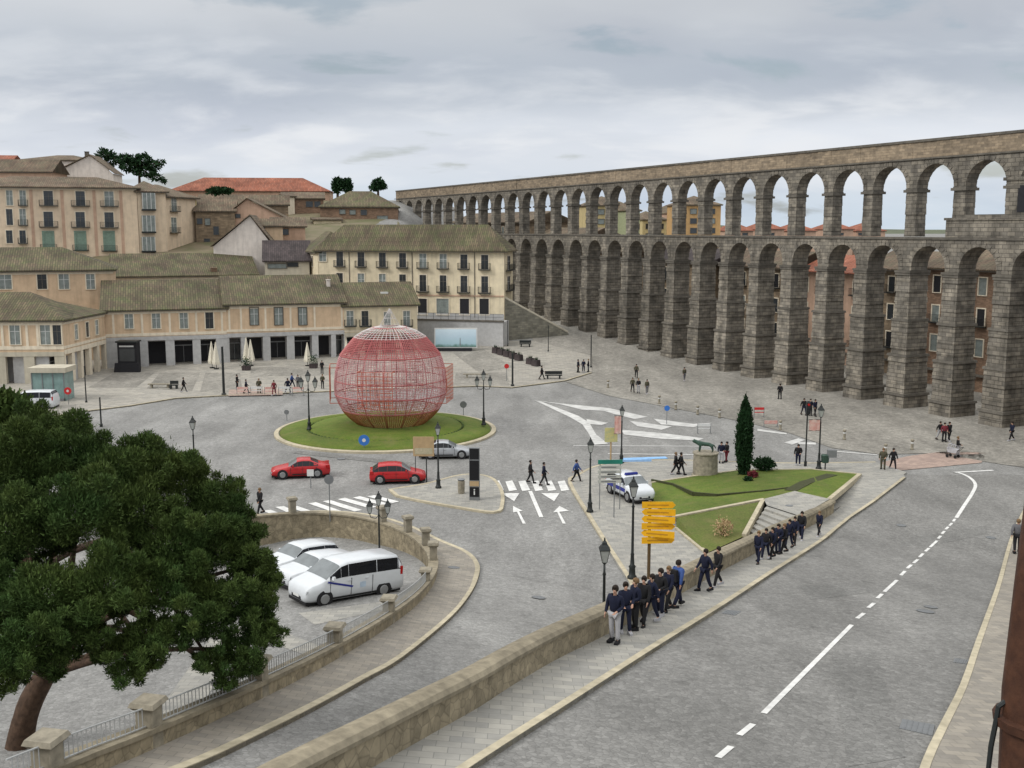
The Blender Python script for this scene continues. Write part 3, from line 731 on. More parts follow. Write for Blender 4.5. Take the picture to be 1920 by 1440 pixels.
# ------------------------------------------------------------------ buildings
class Bld:
    """P0->P1 is the front wall, left to right as seen; the body extends behind it"""
    def __init__(s, name, label, cat, P0, P1, depth, z0, z1, wall, group=None, rec=None):
        P0 = Vector((P0[0], P0[1])); P1 = Vector((P1[0], P1[1])); s.L = (P1-P0).length; s.W = depth
        d = (P1-P0).normalized(); s.rz = math.atan2(d.y, d.x); s.P0 = P0; s.d = d; s.n = Vector((-d.y, d.x)); s.z0 = z0; s.z1 = z1
        s.root = empty(name, (P0.x, P0.y, z0), s.rz, label, cat, group); s.h = z1-z0
        mb = MB(); s.rec = rec
        if rec:
            zr, dp = rec; mb.box(0, s.L, 0, s.W, zr, s.h); mb.build('wall', wall, s.root); mb = MB(); mb.box(0, s.L, dp, s.W, -3, zr-.004); mb.build('ground_floor_wall', M['grey'], s.root)
        else: mb.box(0, s.L, 0, s.W, -3, s.h); mb.build('wall', wall, s.root)
    def face(s, side):
        """origin, dir of a face in local coords: F front, R right end, Lf left end"""
        if side == 'F': return Vector((0, 0)), Vector((1, 0))
        if side == 'R': return Vector((s.L, 0)), Vector((0, 1))
        return Vector((0, s.W)), Vector((0, -1))
    def hit(s, px, py, side='F'):
        o, dd = s.face(side)
        ow = s.P0+s.d*o.x+s.n*o.y; dw = s.d*dd.x+s.n*dd.y; nn = Vector((dw.y, -dw.x))
        x, y, z = ray(px, py); t = ow.dot(nn)/(x*nn.x+y*nn.y)
        p = Vector((x*t, y*t)); return (p-ow).dot(dw), CAMH+z*t-s.z0
    def place(s, mb, name, m, side='F', parent=None, smooth=False):
        """mesh drawn in face coords (x along the face, y outwards negative, z up) -> child of root"""
        o, dd = s.face(side); nn = Vector((-dd.y, dd.x))
        mb.v = [(o.x+dd.x*a+nn.x*b, o.y+dd.y*a+nn.y*b, c) for a, b, c in mb.v]
        return mb.build(name, m, parent or s.root, smooth=smooth)
    def roof(s, kind, rise, m, over=.5, ridge=None, base=0.0, th=.16, name='roof'):
        L, W, h = s.L, s.W, s.h+base; o = over; mb = MB(); r = ridge if ridge is not None else W/2
        A = (-o, -o, h-.05); B = (L+o, -o, h-.05); C = (L+o, W+o, h-.05); Dd = (-o, W+o, h-.05)
        if kind == 'gable': R0 = (-o, r, h+rise); R1 = (L+o, r, h+rise)
        elif kind == 'hip': k = min(r, L/2-.1); R0 = (k, r, h+rise); R1 = (L-k, r, h+rise)
        elif kind == 'hipr': k = min(r, L/2-.1); R0 = (-o, r, h+rise); R1 = (L-k, r, h+rise)
        elif kind == 'hipl': k = min(r, L/2-.1); R0 = (k, r, h+rise); R1 = (L+o, r, h+rise)
        elif kind == 'shed': R0 = (-o, W+o, h+rise); R1 = (L+o, W+o, h+rise)
        elif kind == 'front':                                   # gable end faces the viewer
            xm = L/2 if ridge is None else ridge
            F0 = (xm, -o, h+rise); F1 = (xm, W+o, h+rise)
            vs = [A, B, C, Dd, F0, F1]; vs += [(x, y, z+th) for x, y, z in vs]
            mb.add(vs, [(0, 3, 5, 4), (1, 4, 5, 2), (6, 10, 11, 9), (7, 8, 11, 10), (0, 4, 10, 6), (4, 1, 7, 10), (3, 9, 11, 5), (5, 11, 8, 2), (0, 6, 9, 3), (1, 2, 8, 7)])
            mb.build(name, m, s.root)
            g = MB(); k = .02
            g.add([(0, k, h-.02), (L, k, h-.02), (xm, k, h+rise*(1-.02))], [(0, 1, 2)])
            s.gable = g; return
        vs = [A, B, C, Dd, R0, R1]; vs += [(x, y, z+th) for x, y, z in vs]
        mb.add(vs, [(0, 4, 5, 1), (1, 5, 2), (2, 5, 4, 3), (3, 4, 0), (6, 7, 11, 10), (7, 8, 11), (8, 9, 10, 11), (9, 6, 10), (0, 1, 7, 6), (1, 2, 8, 7), (2, 3, 9, 8), (3, 0, 6, 9), (0, 3, 2, 1)])
        ro = mb.build(name, m, s.root); s.roofo = ro
        if kind == 'gable' or kind in ('hipr', 'hipl', 'shed'):
            g = MB(); k = .02
            for xx in ((k,) if kind == 'hipr' else (L-k,) if kind == 'hipl' else (k, L-k)):
                g = MB(); g.add([(xx, 0, h-.06), (xx, W, h-.06), (xx, min(r, W) if kind != 'shed' else W, h+rise-.05)], [(0, 1, 2)])
                g.build('gable_wall', s.root.children[0].data.materials[0], s.root)
        mb = MB(); mb.box(-o+.08, L+o-.08, -o+.06, -o+.2, h-.18, h-.06); mb.build('gutter', M['cornice'], s.root)
        return ro
    def window(s, px, y0, y1, w, side='F', m='glass', fr='trim', fw=.14, balc=None, bars=True, shut=None):
        u, zt = s.hit(px, y0, side); _, zb = s.hit(px, y1, side)
        s.win(u, zb, zt-zb, w, side, m, fr, fw, balc, bars, shut)
    def win(s, u, zb, h, w, side='F', m='glass', fr='trim', fw=.14, balc=None, bars=True, shut=None):
        if m == 'glass' and random.random() < .3: m = 'glassl'
        mb = MB(); mb.box(u-w/2, u+w/2, -.012, .02, zb, zb+h); wo_ = s.place(mb, 'window', M[m], side)
        mb = MB(); t = .09
        mb.box(u-w/2-fw, u-w/2, -t, .01, zb-fw*.6, zb+h+fw); mb.box(u+w/2, u+w/2+fw, -t, .01, zb-fw*.6, zb+h+fw)
        mb.box(u-w/2, u+w/2, -t, .01, zb+h, zb+h+fw); mb.box(u-w/2, u+w/2, -t-.05, .01, zb-fw*.6, zb)
        s.place(mb, 'window_frame', M[fr], side, wo_)
        if bars:
            mb = MB(); mb.box(u-.03, u+.03, -.04, .0, zb, zb+h); mb.box(u-w/2, u-.03, -.035, 0, zb+h*.62, zb+h*.62+.05); mb.box(u+.03, u+w/2, -.035, 0, zb+h*.62, zb+h*.62+.05)
            s.place(mb, 'glazing_bar', M['cornice' if m == 'glass' else 'whitem'], side, wo_)
        if shut:
            mb = MB(); mb.box(u-w/2-.42, u-w/2-.02, -.14, -.10, zb, zb+h); mb.box(u+w/2+.02, u+w/2+.42, -.14, -.10, zb, zb+h)
            s.place(mb, 'shutter', M[shut], side)
        if balc:
            bw = w/2+balc; mb = MB(); mb.box(u-bw, u+bw, -.62, -.02, zb-.14, zb-.02)
            for zz_ in (zb+.06, zb+.92):
                mb.tube((u-bw, -.6, zz_), (u+bw, -.6, zz_), .025, n=4); mb.tube((u-bw, -.6, zz_), (u-bw, 0, zz_), .025, n=4); mb.tube((u+bw, -.6, zz_), (u+bw, 0, zz_), .025, n=4)
            k = int(2*bw/.14)
            for i in range(k+1): x = u-bw+2*bw*i/k; mb.tube((x, -.6, zb), (x, -.6, zb+.92), .014, n=3, cap=False)
            for i in range(4): mb.tube((u-bw, -.15*i, zb), (u-bw, -.15*i, zb+.92), .014, n=3, cap=False); mb.tube((u+bw, -.15*i, zb), (u+bw, -.15*i, zb+.92), .014, n=3, cap=False)
            s.place(mb, 'balcony', M['iron'], side)
    def band(s, name, z0, z1, x0=None, x1=None, side='F', m='trim', pr=.05):
        W_ = s.L if side == 'F' else s.W
        mb = MB(); mb.box(x0 if x0 is not None else 0, x1 if x1 is not None else W_, -pr, .01, z0, z1); s.place(mb, name, M[m], side)
    def chimney(s, x, y, z, w=.7, h=1.4, m='pinkw', d=None):
        mb = MB(); mb.box(x-w/2, x+w/2, y-(d or w)/2, y+(d or w)/2, z-1.5, z+h); mb.box(x-w/2-.08, x+w/2+.08, y-(d or w)/2-.08, y+(d or w)/2+.08, z+h, z+h+.1); mb.build('chimney', M[m], s.root)

def arcade(b, segs, z1, side='F', m='grey', dm='dark', z0=0.0, name='arcade', lintel=.55):
    """openings: list of (u0,u1); dark recess panels between grey piers that stand proud"""
    L = b.L if side == 'F' else b.W
    dp = b.rec[1] if b.rec else 0; y0_, y1_ = (-.03, .55) if b.rec else (-.5, 0)
    cuts = sorted(segs); x = 0
    for a, c in cuts+[(L, L)]:
        if a > x: mb = MB(); mb.box(x, a, y0_, y1_, z0, z1-.004); b.place(mb, 'pillar', M[m], side)
        x = c
    mb = MB(); mb.box(0, L, y0_-.04, -.005 if b.rec else 0, z1, z1+lintel); b.place(mb, 'lintel', M[m], side)
    for i, (a, c) in enumerate(cuts):
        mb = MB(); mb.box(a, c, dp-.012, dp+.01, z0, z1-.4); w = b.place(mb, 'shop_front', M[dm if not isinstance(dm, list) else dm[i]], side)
        if i % 3 == 1: continue
        mb = MB(); mb.box(a+.05, c-.05, dp-.05, dp-.02, z0+(z1-z0)*.72, z0+(z1-z0)*.76); mb.box((a+c)/2-.03, (a+c)/2+.03, dp-.05, dp-.02, z0, z0+(z1-z0)*.72)
        b.place(mb, 'door_frame', M['greym'], side, w)

# A: long two-storey arcade building ------------------------------------------
PL = at(196, 692); PR = at(783, 662)
AL = Vector((PL.x, PL.y)); AR = Vector((PR.x, PR.y)); Ad = (AR-AL)
def Apt(px):       # point on the A facade line under pixel column px
    x, y, z = ray(px, 640); n_ = Vector((-Ad.y, Ad.x)); t = AL.dot(n_)/(x*n_.x+y*n_.y); return Vector((x*t, y*t))
parts = [(196, 426, 8.1, 'ochre', 'long ochre arcaded house with four windows at the left corner of the plaza', 10.5), (426, 646, 8.55, 'ochre', 'ochre arcaded house with three windows behind the closed parasols, mid-row', 10.5), (646, 783, 8.0, 'cream', 'pale cream house with small balconies behind the big wire bauble', 10.5)]
bl = []
for i, (x0, x1, h, wm, lab, dp) in enumerate(parts):
    b = Bld('arcade_house', lab, 'building', Apt(x0), Apt(x1), dp, 0, h, M[wm], rec=([3.9, 4.0, 3.6][i], 2.4)); bl.append(b)
    b.roof('gable', 3.6 if i < 2 else 3.0, M['roof'], .45, ridge=8.0 if i < 2 else 6)
b = bl[0]
for x, mm in ((241, 'glassl'), (292, 'glassl'), (344, 'glassl'), (392, 'glass')): b.window(x, 585, 616, 1.05, m=mm)
b.band('cornice_band', b.h-.5, b.h-.12, m='trim'); b.band('sill_band', 4.55, 4.95, m='trim')
for px in (212, 266, 318, 368, 416): u, _ = b.hit(px, 600); b.band('pilaster', 4.95, b.h-.5, max(u-.14, 0), min(u+.14, b.L), pr=.045)
seg = []
for a, c in ((226, 260), (277, 310), (327, 361), (376, 405)): seg.append((b.hit(a, 640)[0], b.hit(c, 640)[0]))
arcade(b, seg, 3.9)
b = bl[1]
for x, mm in ((476, 'glassl'), (522, 'glassl'), (567, 'glassl')): b.window(x, 577, 609, 1.1, m=mm, fr='cornice', fw=.12)
b.band('cornice_band', b.h-.55, b.h-.15); b.band('sill_band', 4.75, 5.1)
for px in (430, 452, 498, 545, 590, 641): u, _ = b.hit(px, 600); b.band('pilaster', 5.1, b.h-.55, max(u-.13, 0), min(u+.13, b.L), pr=.045)
seg = [(b.hit(a, 640)[0], b.hit(c, 640)[0]) for a, c in ((430, 452), (461, 493), (507, 538), (552, 585), (597, 621), (630, 645))]
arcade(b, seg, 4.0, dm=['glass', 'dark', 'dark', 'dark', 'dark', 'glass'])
b.chimney(1.0, 7, 10.5, .6, 1.0, 'brick'); b.chimney(b.L-1.5, 4.4, 10.0, .5, 1.6, 'whitew')
b = bl[2]
for x in (661-17, 684, 726, 762):
    if x == 644: x = 656
    if x == 726: b.window(x, 585, 611, 1.0, m='glassl', bars=False); continue
    b.window(x, 583, 611, 1.0, balc=.35)
b.band('sill_band', 4.3, 4.5, m='trim')
seg = [(b.hit(a, 640)[0], b.hit(c, 640)[0]) for a, c in ((650, 672), (684, 706), (716, 740), (752, 776))]
arcade(b, seg, 3.6, m='pale')
mb = MB(); mb.box(b.L*.55, b.L*.55+1.1, 2.6, 3.4, b.h+1.55, b.h+1.8); mb.build('skylight', M['whitem'], b.root)

# B: wing coming toward the viewer at the left -------------------------------
Bc = at(124, 720).xy; Bl = at(-60, 722).xy
Bk = Apt(200)
e1 = (Bk-Bc); Wd = e1.length
b = Bld('arcade_house', 'ochre two storey corner house with tall white arcade pillars, leftmost in the photo', 'building', Bl, Bc, 9.0, 0, 7.95, M['ochre'], rec=(3.5, 2.2))
b.roof('hipr', 3.0, M['roof'], .5, ridge=6)
for x, mm, w in ((27, 'glassl', 1.2), (84, 'glassl', 1.2), (106, 'glass', 1.0)): b.window(x, 607, 646, w, m=mm)
b.window(-20, 607, 646, 1.1)
b.band('cornice_band', b.h-.6, b.h-.2, m='trim'); b.band('sill_band', 4.35, 4.8, m='trim')
for px in (4, 50, 70, 120): u, _ = b.hit(px, 620); b.band('pilaster', 4.8, b.h-.6, max(0, u-.15), min(b.L, u+.15), pr=.045)
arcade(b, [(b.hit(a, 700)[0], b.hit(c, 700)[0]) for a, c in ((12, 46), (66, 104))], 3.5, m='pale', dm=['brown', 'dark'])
# side wing of B
s2 = Bld('arcade_wing', 'ochre side wing with slender white pillars receding into the plaza corner', 'building', Bc+(Bk-Bc).normalized()*.02, Bk-(Bk-Bc).normalized()*.3, 6.5, 0, 7.9, M['ochre'], rec=(3.7, 2.0))
s2.roof('hip', 2.3, M['roof'], .4, ridge=6.2)
for px in (141, 162, 180): u, _ = s2.hit(px, 600); s2.win(u, 5.2, 1.9, .9, m='glass')
s2.band('cornice_band', s2.h-.5, s2.h-.15); s2.band('sill_band', 4.4, 4.75)
arcade(s2, [(s2.L*(i+.12)/5, s2.L*(i+.82)/5) for i in range(5)], 3.7, m='trim')
# C: taller ochre house behind
b = Bld('town_house', 'taller ochre house with brown tiled roof rising behind the corner arcade', 'building', atY(-60, 500, 146).xy, atY(212, 500, 152).xy, 12, 0, 13.3, M['ochre'])
b.roof('hipr', 3.0, M['roof'], .5, ridge=7)
for x, w, mm in ((8, 1.7, 'glassl'), (78, 1.2, 'glass'), (119, 1.3, 'glass'), (169, 1.1, 'glassl')): b.window(x, 514, 542, w, m=mm)
b.band('cornice_band', b.h-.5, b.h-.15)
# roof behind the arcade, left centre
b = Bld('town_house', 'low house with long mossy tiled roof behind the arcade row', 'building', atY(215, 520, 168).xy, atY(480, 520, 176).xy, 12, 0, 11.6, M['trim'])
b.roof('gable', 3.3, M['roof'], .5, ridge=9)
b.chimney(b.L*.7, 1.2, b.h+.1, .9, 1.0, 'brick')

# D: big beige block upper left -------------------------------------------------
dl = 'large beige apartment block with rows of balconies and green shutters, upper left'
Dp0 = atY(-70, 400, 184).xy; Dp1 = atY(258, 400, 192).xy
b = Bld('apartment_block', dl, 'building', Dp0, Dp1, 14, 10, 26.2, M['beige'])
b.roof('hip', 2.0, M['roofb'], .7)
for x in (17, 42): 
    for y0, y1 in ((357, 385), (392, 422), (432, 456)): b.window(x, y0, y1, 1.0, balc=.25 if x == 42 else None)
for x in (90, 150, 204):
    b.window(x, 357+x*.01, 384+x*.012, 1.5, balc=.75, m='glass'); b.window(x, 396+x*.01, 424+x*.012, 1.5, balc=.75)
    b.window(x, 436, 466+x*.02, 1.4, balc=.6, fr='greenp', fw=.3, m='greenp', bars=False)
b.band('cornice_band', b.h-.4, b.h-.05, m='trim', pr=.12)
for px in (60, 118, 178, 228): u, _ = b.hit(px, 400); b.band('pilaster', 0, b.h-.4, u-.25, u+.25, m='pinkw', pr=.06)
b2 = Bld('apartment_block', 'narrow beige bay with stacked glazed balconies beside the large beige block', 'building', Dp1+Vector((.05, .1)), atY(312, 400, 194.5).xy, 13, 10, 25.6, M['beige'])
b2.roof('hip', 2.0, M['roofb'], .6)
for y0, y1 in ((362, 392), (404, 434), (444, 470)):
    u, zt = b2.hit(277, y0); _, zb = b2.hit(277, y1)
    mb = MB(); mb.box(u-1.2, u+1.2, -.75, 0, zb-.3, zb); b2.place(mb, 'balcony_slab', M['iron'])
    mb = MB(); mb.box(u-1.1, u+1.1, -.7, 0, zb, zt); b2.place(mb, 'glazed_bay', M['glassl'])
    mb = MB()
    for k in range(4): mb.box(u-1.13+k*.72, u-1.03+k*.72, -.76, -.7, zb, zt)
    b2.place(mb, 'bay_frame', M['whitem'])
b3 = Bld('apartment_block', 'set back beige side wall with red brown balconies right of the glazed bay', 'building', atY(311, 400, 195.2).xy, atY(369, 400, 206).xy, 10, 10, 24.8, M['beige'])
b3.roof('hip', 2.3, M['roofb'], .6)
for y0, y1 in ((369, 396), (408, 436)):
    b3.window(325, y0, y1, 1.9, balc=.5)
    u, zb = b3.hit(312.5, y1)
b3.band('pilaster', 0, b3.h-.3, b3.L-.4, b3.L, m='yellow')

# hilltop houses ----------------------------------------------------------------
def house(lab, x0, x1, Yd, e_eave_px, kind, rise, wm, rm, wins=(), depth=10, Y2=None, ridge=None, base=8, over=.4, name='town_house', gm=None):
    p0 = atY(x0, e_eave_px, Yd); p1 = atY(x1, e_eave_px, Y2 or Yd+1.5)
    b = Bld(name, lab, 'building', p0.xy, p1.xy, depth, p0.z-base, p0.z, M[wm])
    b.roof(kind, rise, M[rm], over, ridge=ridge)
    if kind == 'front': b.gable.build('gable_wall', M[gm or wm], b.root)
    for (x, y0, y1, w) in wins: b.window(x, y0, y1, w, bars=False, fw=.1, fr='cornice')
    return b
house('white gable-ended house with blank wall in the middle of the old town', 400, 512, 182, 462, 'front', 5.2, 'whitew', 'roofb', base=12, ridge=6.2, depth=14)
mbw = house('small grey-white house with dark slate roof left of the cream balcony house', 496, 580, 176, 490, 'shed', 3.2, 'pale', 'slate', [(520, 495, 503, 3), (548, 492, 500, 1.8)], base=12, depth=6)
house('brown stone house with small dark windows beside the beige block', 366, 440, 204, 396, 'gable', 2.2, 'brown', 'roofb', [(374, 410, 420, .9), (389, 410, 422, .9), (405, 425, 440, .9), (388, 448, 462, 1)], base=16, depth=9)
house('pink gable-ended house behind the white gable house', 418, 535, 206, 410, 'front', 3.8, 'pinkw', 'roofb', [(446, 402, 408, .8)], base=14, ridge=4.6, depth=12)
house('brown house with lean-to roof above the dark slate roof', 512, 572, 196, 425, 'gable', 1.6, 'pinkw', 'roofb', [(534, 430, 440, 1.2)], base=16, depth=8)
house('small ochre walled house with moss roof below the white gable', 460, 530, 190, 424, 'gable', 1.2, 'ochre', 'roofb', [(490, 426, 434, 1.1)], base=12, depth=5)
house('long red brick house with a row of small square windows below the hilltop', 600, 746, 232, 388, 'hip', 3.4, 'brick', 'roof', [(642, 393, 401, 1.2), (661, 394, 402, 1.2), (682, 394, 403, 1.2), (622, 418, 427, 1.1), (642, 419, 428, 1.1), (680, 418, 429, 1.2), (700, 420, 428, 1.1), (717, 405, 430, 2.2)], base=14, depth=12)
mb = MB()
house('brick upper storey house with grey tiled roof left of the long brick house', 528, 606, 240, 372, 'gable', 1.4, 'brick', 'roofb', [(580, 378, 388, 1.4), (595, 378, 388, 1.2)], base=16, depth=10)
house('cream wall house half hidden by the green bush', 588, 640, 226, 412, 'shed', .4, 'cream', 'roofb', [], base=9, depth=3)
house('very long low building with bright red tiled roof on the hilltop', 318, 618, 262, 358, 'hip', 3.4, 'pinkw', 'roofr', [], base=9, depth=14, Y2=266)
house('grey roofed house under the long red roof', 370, 470, 228, 386, 'gable', 2.4, 'pinkw', 'roofb', [], base=10, depth=10)
house('tall narrow cream house beside the brick upper storey', 536, 552, 238.5, 368, 'shed', .5, 'trim', 'roofb', [], base=12, depth=2)
house('brown roofed house between the pink gable and the brick house', 470, 540, 222, 384, 'gable', 2.0, 'brown', 'roofb', [], base=12, depth=8)
b = house('white hilltop house with low gable roof and one chimney, upper left', 38, 176, 236, 300, 'hip', 1.3, 'whitew', 'roofb', [(68, 300, 310, 1.6), (98, 301, 309, 1.2)], base=16, depth=12)
b.chimney(b.L*.8, 6, b.h+1.0, .8, 1.2, 'cornice')
house('blank white gable wall below the hilltop house', 100, 212, 226, 325, 'front', 3.8, 'whitew', 'roofb', base=12, ridge=7.5, depth=8)
house('brown roofed house at the far upper left edge', -60, 96, 214, 322, 'gable', 2.6, 'pinkw', 'roofb', [], base=12, depth=10)
house('distant pinkish house at the far left skyline', -80, 20, 250, 302, 'gable', 1.5, 'pinkw', 'roofr', [], base=12, depth=8)

# F: cream balcony house ----------------------------------------------------------
Fp0 = atY(598, 520, 174).xy; Fp1 = atY(945, 520, 167.5).xy
zF0 = 4.9; zF1 = 15.6
b = Bld('balcony_house', 'cream three storey house with two rows of iron balconies next to the aqueduct', 'building', Fp0, Fp1, 6.5, zF0, zF1, M['cream'])
b.roof('hip', 4.0, M['roof'], .7)
for x in (637, 677, 717, 755, 793, 831, 870, 909):
    dy = (x-637)*.022
    b.window(x, 472+dy, 499+dy, 1.15, balc=.35); b.window(x, 512+dy, 543+dy, 1.1, balc=.45 if x > 740 else .25)
for x in (792, 871, 908): b.window(x, 560, 590, 1.5, m='dark', bars=False)
b.window(830, 560, 590, 2.0, m='glassl', bars=False)
b.window(605, 470, 490, 1.2, m='glassl')
u, _ = b.hit(655, 500); b.band('downpipe', .3, b.h-.2, u-.05, u+.05, m='cornice', pr=.1)
u, _ = b.hit(773, 500); b.band('downpipe', .3, b.h-.2, u-.05, u+.05, m='cornice', pr=.1)
u, _ = b.hit(890, 500); b.band('downpipe', .3, b.h-.2, u-.05, u+.05, m='cornice', pr=.1)
b.band('string_band', 3.6, 3.8, m='pinkw', pr=.1); b.band('base_course', -.5, .9, m='grey', pr=.08)
for zz_ in (4.2, 7.4): b.win(3.2, zz_+.3, 2.2, 2.2, side='R', balc=1.0, m='dark'); pass
# roof poles
mb = MB()
# side wing to the left of F
b = Bld('town_house', 'cream side wing with satellite dish left of the balcony house', 'building', atY(572, 520, 183).xy, Fp0+Vector((-.1, .0)), 6, 4, 15.3, M['cream'])
b.roof('hip', 3.2, M['roof'], .5)
b.window(586, 480, 500, 1.0)
mb = MB(); mb.lathe([(.02, 0), (.35, .05), (.5, .2), (.45, .2), (.3, .1), (.02, .06)], 10, (b.L-1, -.5, 7.0)); mb.build('satellite_dish', M['whitem'], b.root)

# grey retaining wall and plaza stair below F
q0 = atY(782, 640, 165.5).xy; q1 = atY(943, 640, 162).xy
b = Bld('retaining_wall', 'grey stone retaining wall under the cream balcony house', 'wall', q0, q1, 3.5, 0, 5.0, M['grey'])
mb = MB(); mb.box(-.1, b.L+.1, -.12, .4, b.h, b.h+.25); mb.build('coping', M['cornice'], b.root)
mb = MB()
for i in range(int(b.L/1.2)): mb.tube((i*1.2+.3, .15, b.h+.2), (i*1.2+.3, .15, b.h+1.2), .03, n=4)
mb.tube((0, .15, b.h+1.2), (b.L, .15, b.h+1.2), .035, n=4); mb.tube((0, .15, b.h+.7), (b.L, .15, b.h+.7), .025, n=4)
mb.build('railing', M['iron'], b.root)
# sloping wedge wall to the right of it
w0 = atY(945, 560, 168); w1 = atY(1066, 612, 173)
mb = MB(); t0 = Vector((w0.x, w0.y, 0)); t1 = Vector((w1.x, w1.y, 0)); nn = (t1-t0).normalized().cross(Vector((0, 0, 1)))*-1.0
za, zb = 8.3, low(w1.x, w1.y)+.3
mb.add([t0, t1, t1+nn*1.0, t0+nn*1.0, t0+Vector((0, 0, za)), t1+Vector((0, 0, zb)), t1+nn+Vector((0, 0, zb)), t0+nn+Vector((0, 0, za))], [(0, 3, 2, 1), (4, 5, 6, 7), (0, 1, 5, 4), (1, 2, 6, 5), (2, 3, 7, 6), (3, 0, 4, 7)])
ww = empty('ramp_wall', (0, 0, 0), label='mossy triangular ramp wall sloping down along the foot of the aqueduct', cat='wall')
mb.build('masonry', mat('mossy_stone', (.26, .25, .21), kind='brick', bs=2, var=.3, scale=.8, big=.2), ww)
mb = MB(); mb.path([t0+nn*.5+Vector((0, 0, za+.1)), t1+nn*.5+Vector((0, 0, zb+.1))], .32, 6); mb.build('coping', M['pale'], ww)

# buildings behind the aqueduct ----------------------------------------------------
def behind(lab, u0, u1, v, e, wm, rm, kind='gable', rise=2.2, depth=10, rows=3, cols=4, shut=None):
    """u along the aqueduct in metres from arch 0 (negative = towards the right of the photo), v metres behind"""
    a = org.xy+U.xy*u1+Vp.xy*v; c = org.xy+U.xy*u0+Vp.xy*v
    b = Bld('town_house', lab, 'building', a, c, depth, -1.5, e, M[wm], group=None)
    b.roof(kind, rise, M[rm], .8)
    for r_ in range(rows):
        for k in range(cols):
            b.win(b.L*(k+.5)/cols, b.h-2.9-r_*3.6, 2.0, 1.1, m='glass' if (r_+k) % 3 else 'dark', bars=False, balc=.3 if (r_*3+k) % 2 else None, fr='trim')
    mb = MB(); mb.box(0, b.L, -.7, -.01, 3.4, 3.6); mb.build('shop_canopy', M['cornice'], b.root)
    return b
behind('ochre orange house seen through the rightmost lower arches', -100, -80, 13, 12.6, 'orange', 'roofr')
behind('brown brick house behind the aqueduct, second from the right', -79.5, -68, 15, 13.5, 'brown', 'roofb')
behind('red brown house with timber eaves behind the tall arches', -67.5, -54, 15, 14.3, 'brick', 'roofb')
behind('olive rendered house behind the tall arches', -53.5, -42, 17, 13.8, 'brown', 'roofb')
behind('pale pink house behind the middle arches', -41.5, -28, 17, 13.0, 'pinkw', 'roofr')
behind('dark stone house behind the middle arches', -27.5, -12, 15, 13.4, 'brown', 'roofb')
behind('grey house close behind the arches left of centre', -11.5, 8, 13, 13.6, 'brown', 'slate')
behind('brown house behind the far arches', 8.5, 28, 12, 15.0, 'brown', 'roofb')
behind('brick house behind the farthest arches', 28.5, 50, 12, 17.0, 'brick', 'roofb')
behind('stone house behind the left end of the aqueduct', 50.5, 92, 12, 20.5, 'brown', 'roofb', cols=8)
for lab, x0, x1, Yd, ye, wm, rm, kd in (('tall pale yellow building seen through the upper arches left of centre', 1112, 1172, 236, 385, 'yellow', 'roofb', 'hip'),
    ('green-grey slim building between the upper arches', 1174, 1200, 233, 395, 'olive2', 'roofb', 'hip'),
    ('yellow and orange building with balconies seen through the upper arches', 1283, 1352, 240, 384, 'orange', 'roofb', 'hip'),
    ('low yellow house at the horizon between upper arches', 1205, 1250, 260, 412, 'yellow', 'roofb', 'hip'),
    ('distant pink house under a red roof left of the tallest arches', 1255, 1285, 270, 400, 'pinkw', 'roofb', 'hip')):
    if wm == 'olive2': M['olive2'] = mat('olive_render', (.33, .36, .22), var=.15)
    house(lab, x0, x1, Yd, ye, kd, 2.0, wm, rm, [(x0+(x1-x0)*k/4, ye+dy, ye+dy+9, 1.4) for k in (1, 2, 3) for dy in (8, 26, 44)], base=26, depth=12)
tn = [('first', 1375, 1412), ('second', 1425, 1470), ('third', 1478, 1530), ('fourth', 1555, 1600), ('fifth', 1606, 1660)]
for i, (nm, x0, x1) in enumerate(tn):
    house('distant red roofed house seen through the upper arches, %s from left' % nm, x0, x1, 300+i*8, 433-(i % 2)*3, 'hip', 2.3, 'pinkw', 'roofr', [(x0+8, 437, 441, 1.5), (x0+22, 437, 441, 1.5)], base=22, depth=12)
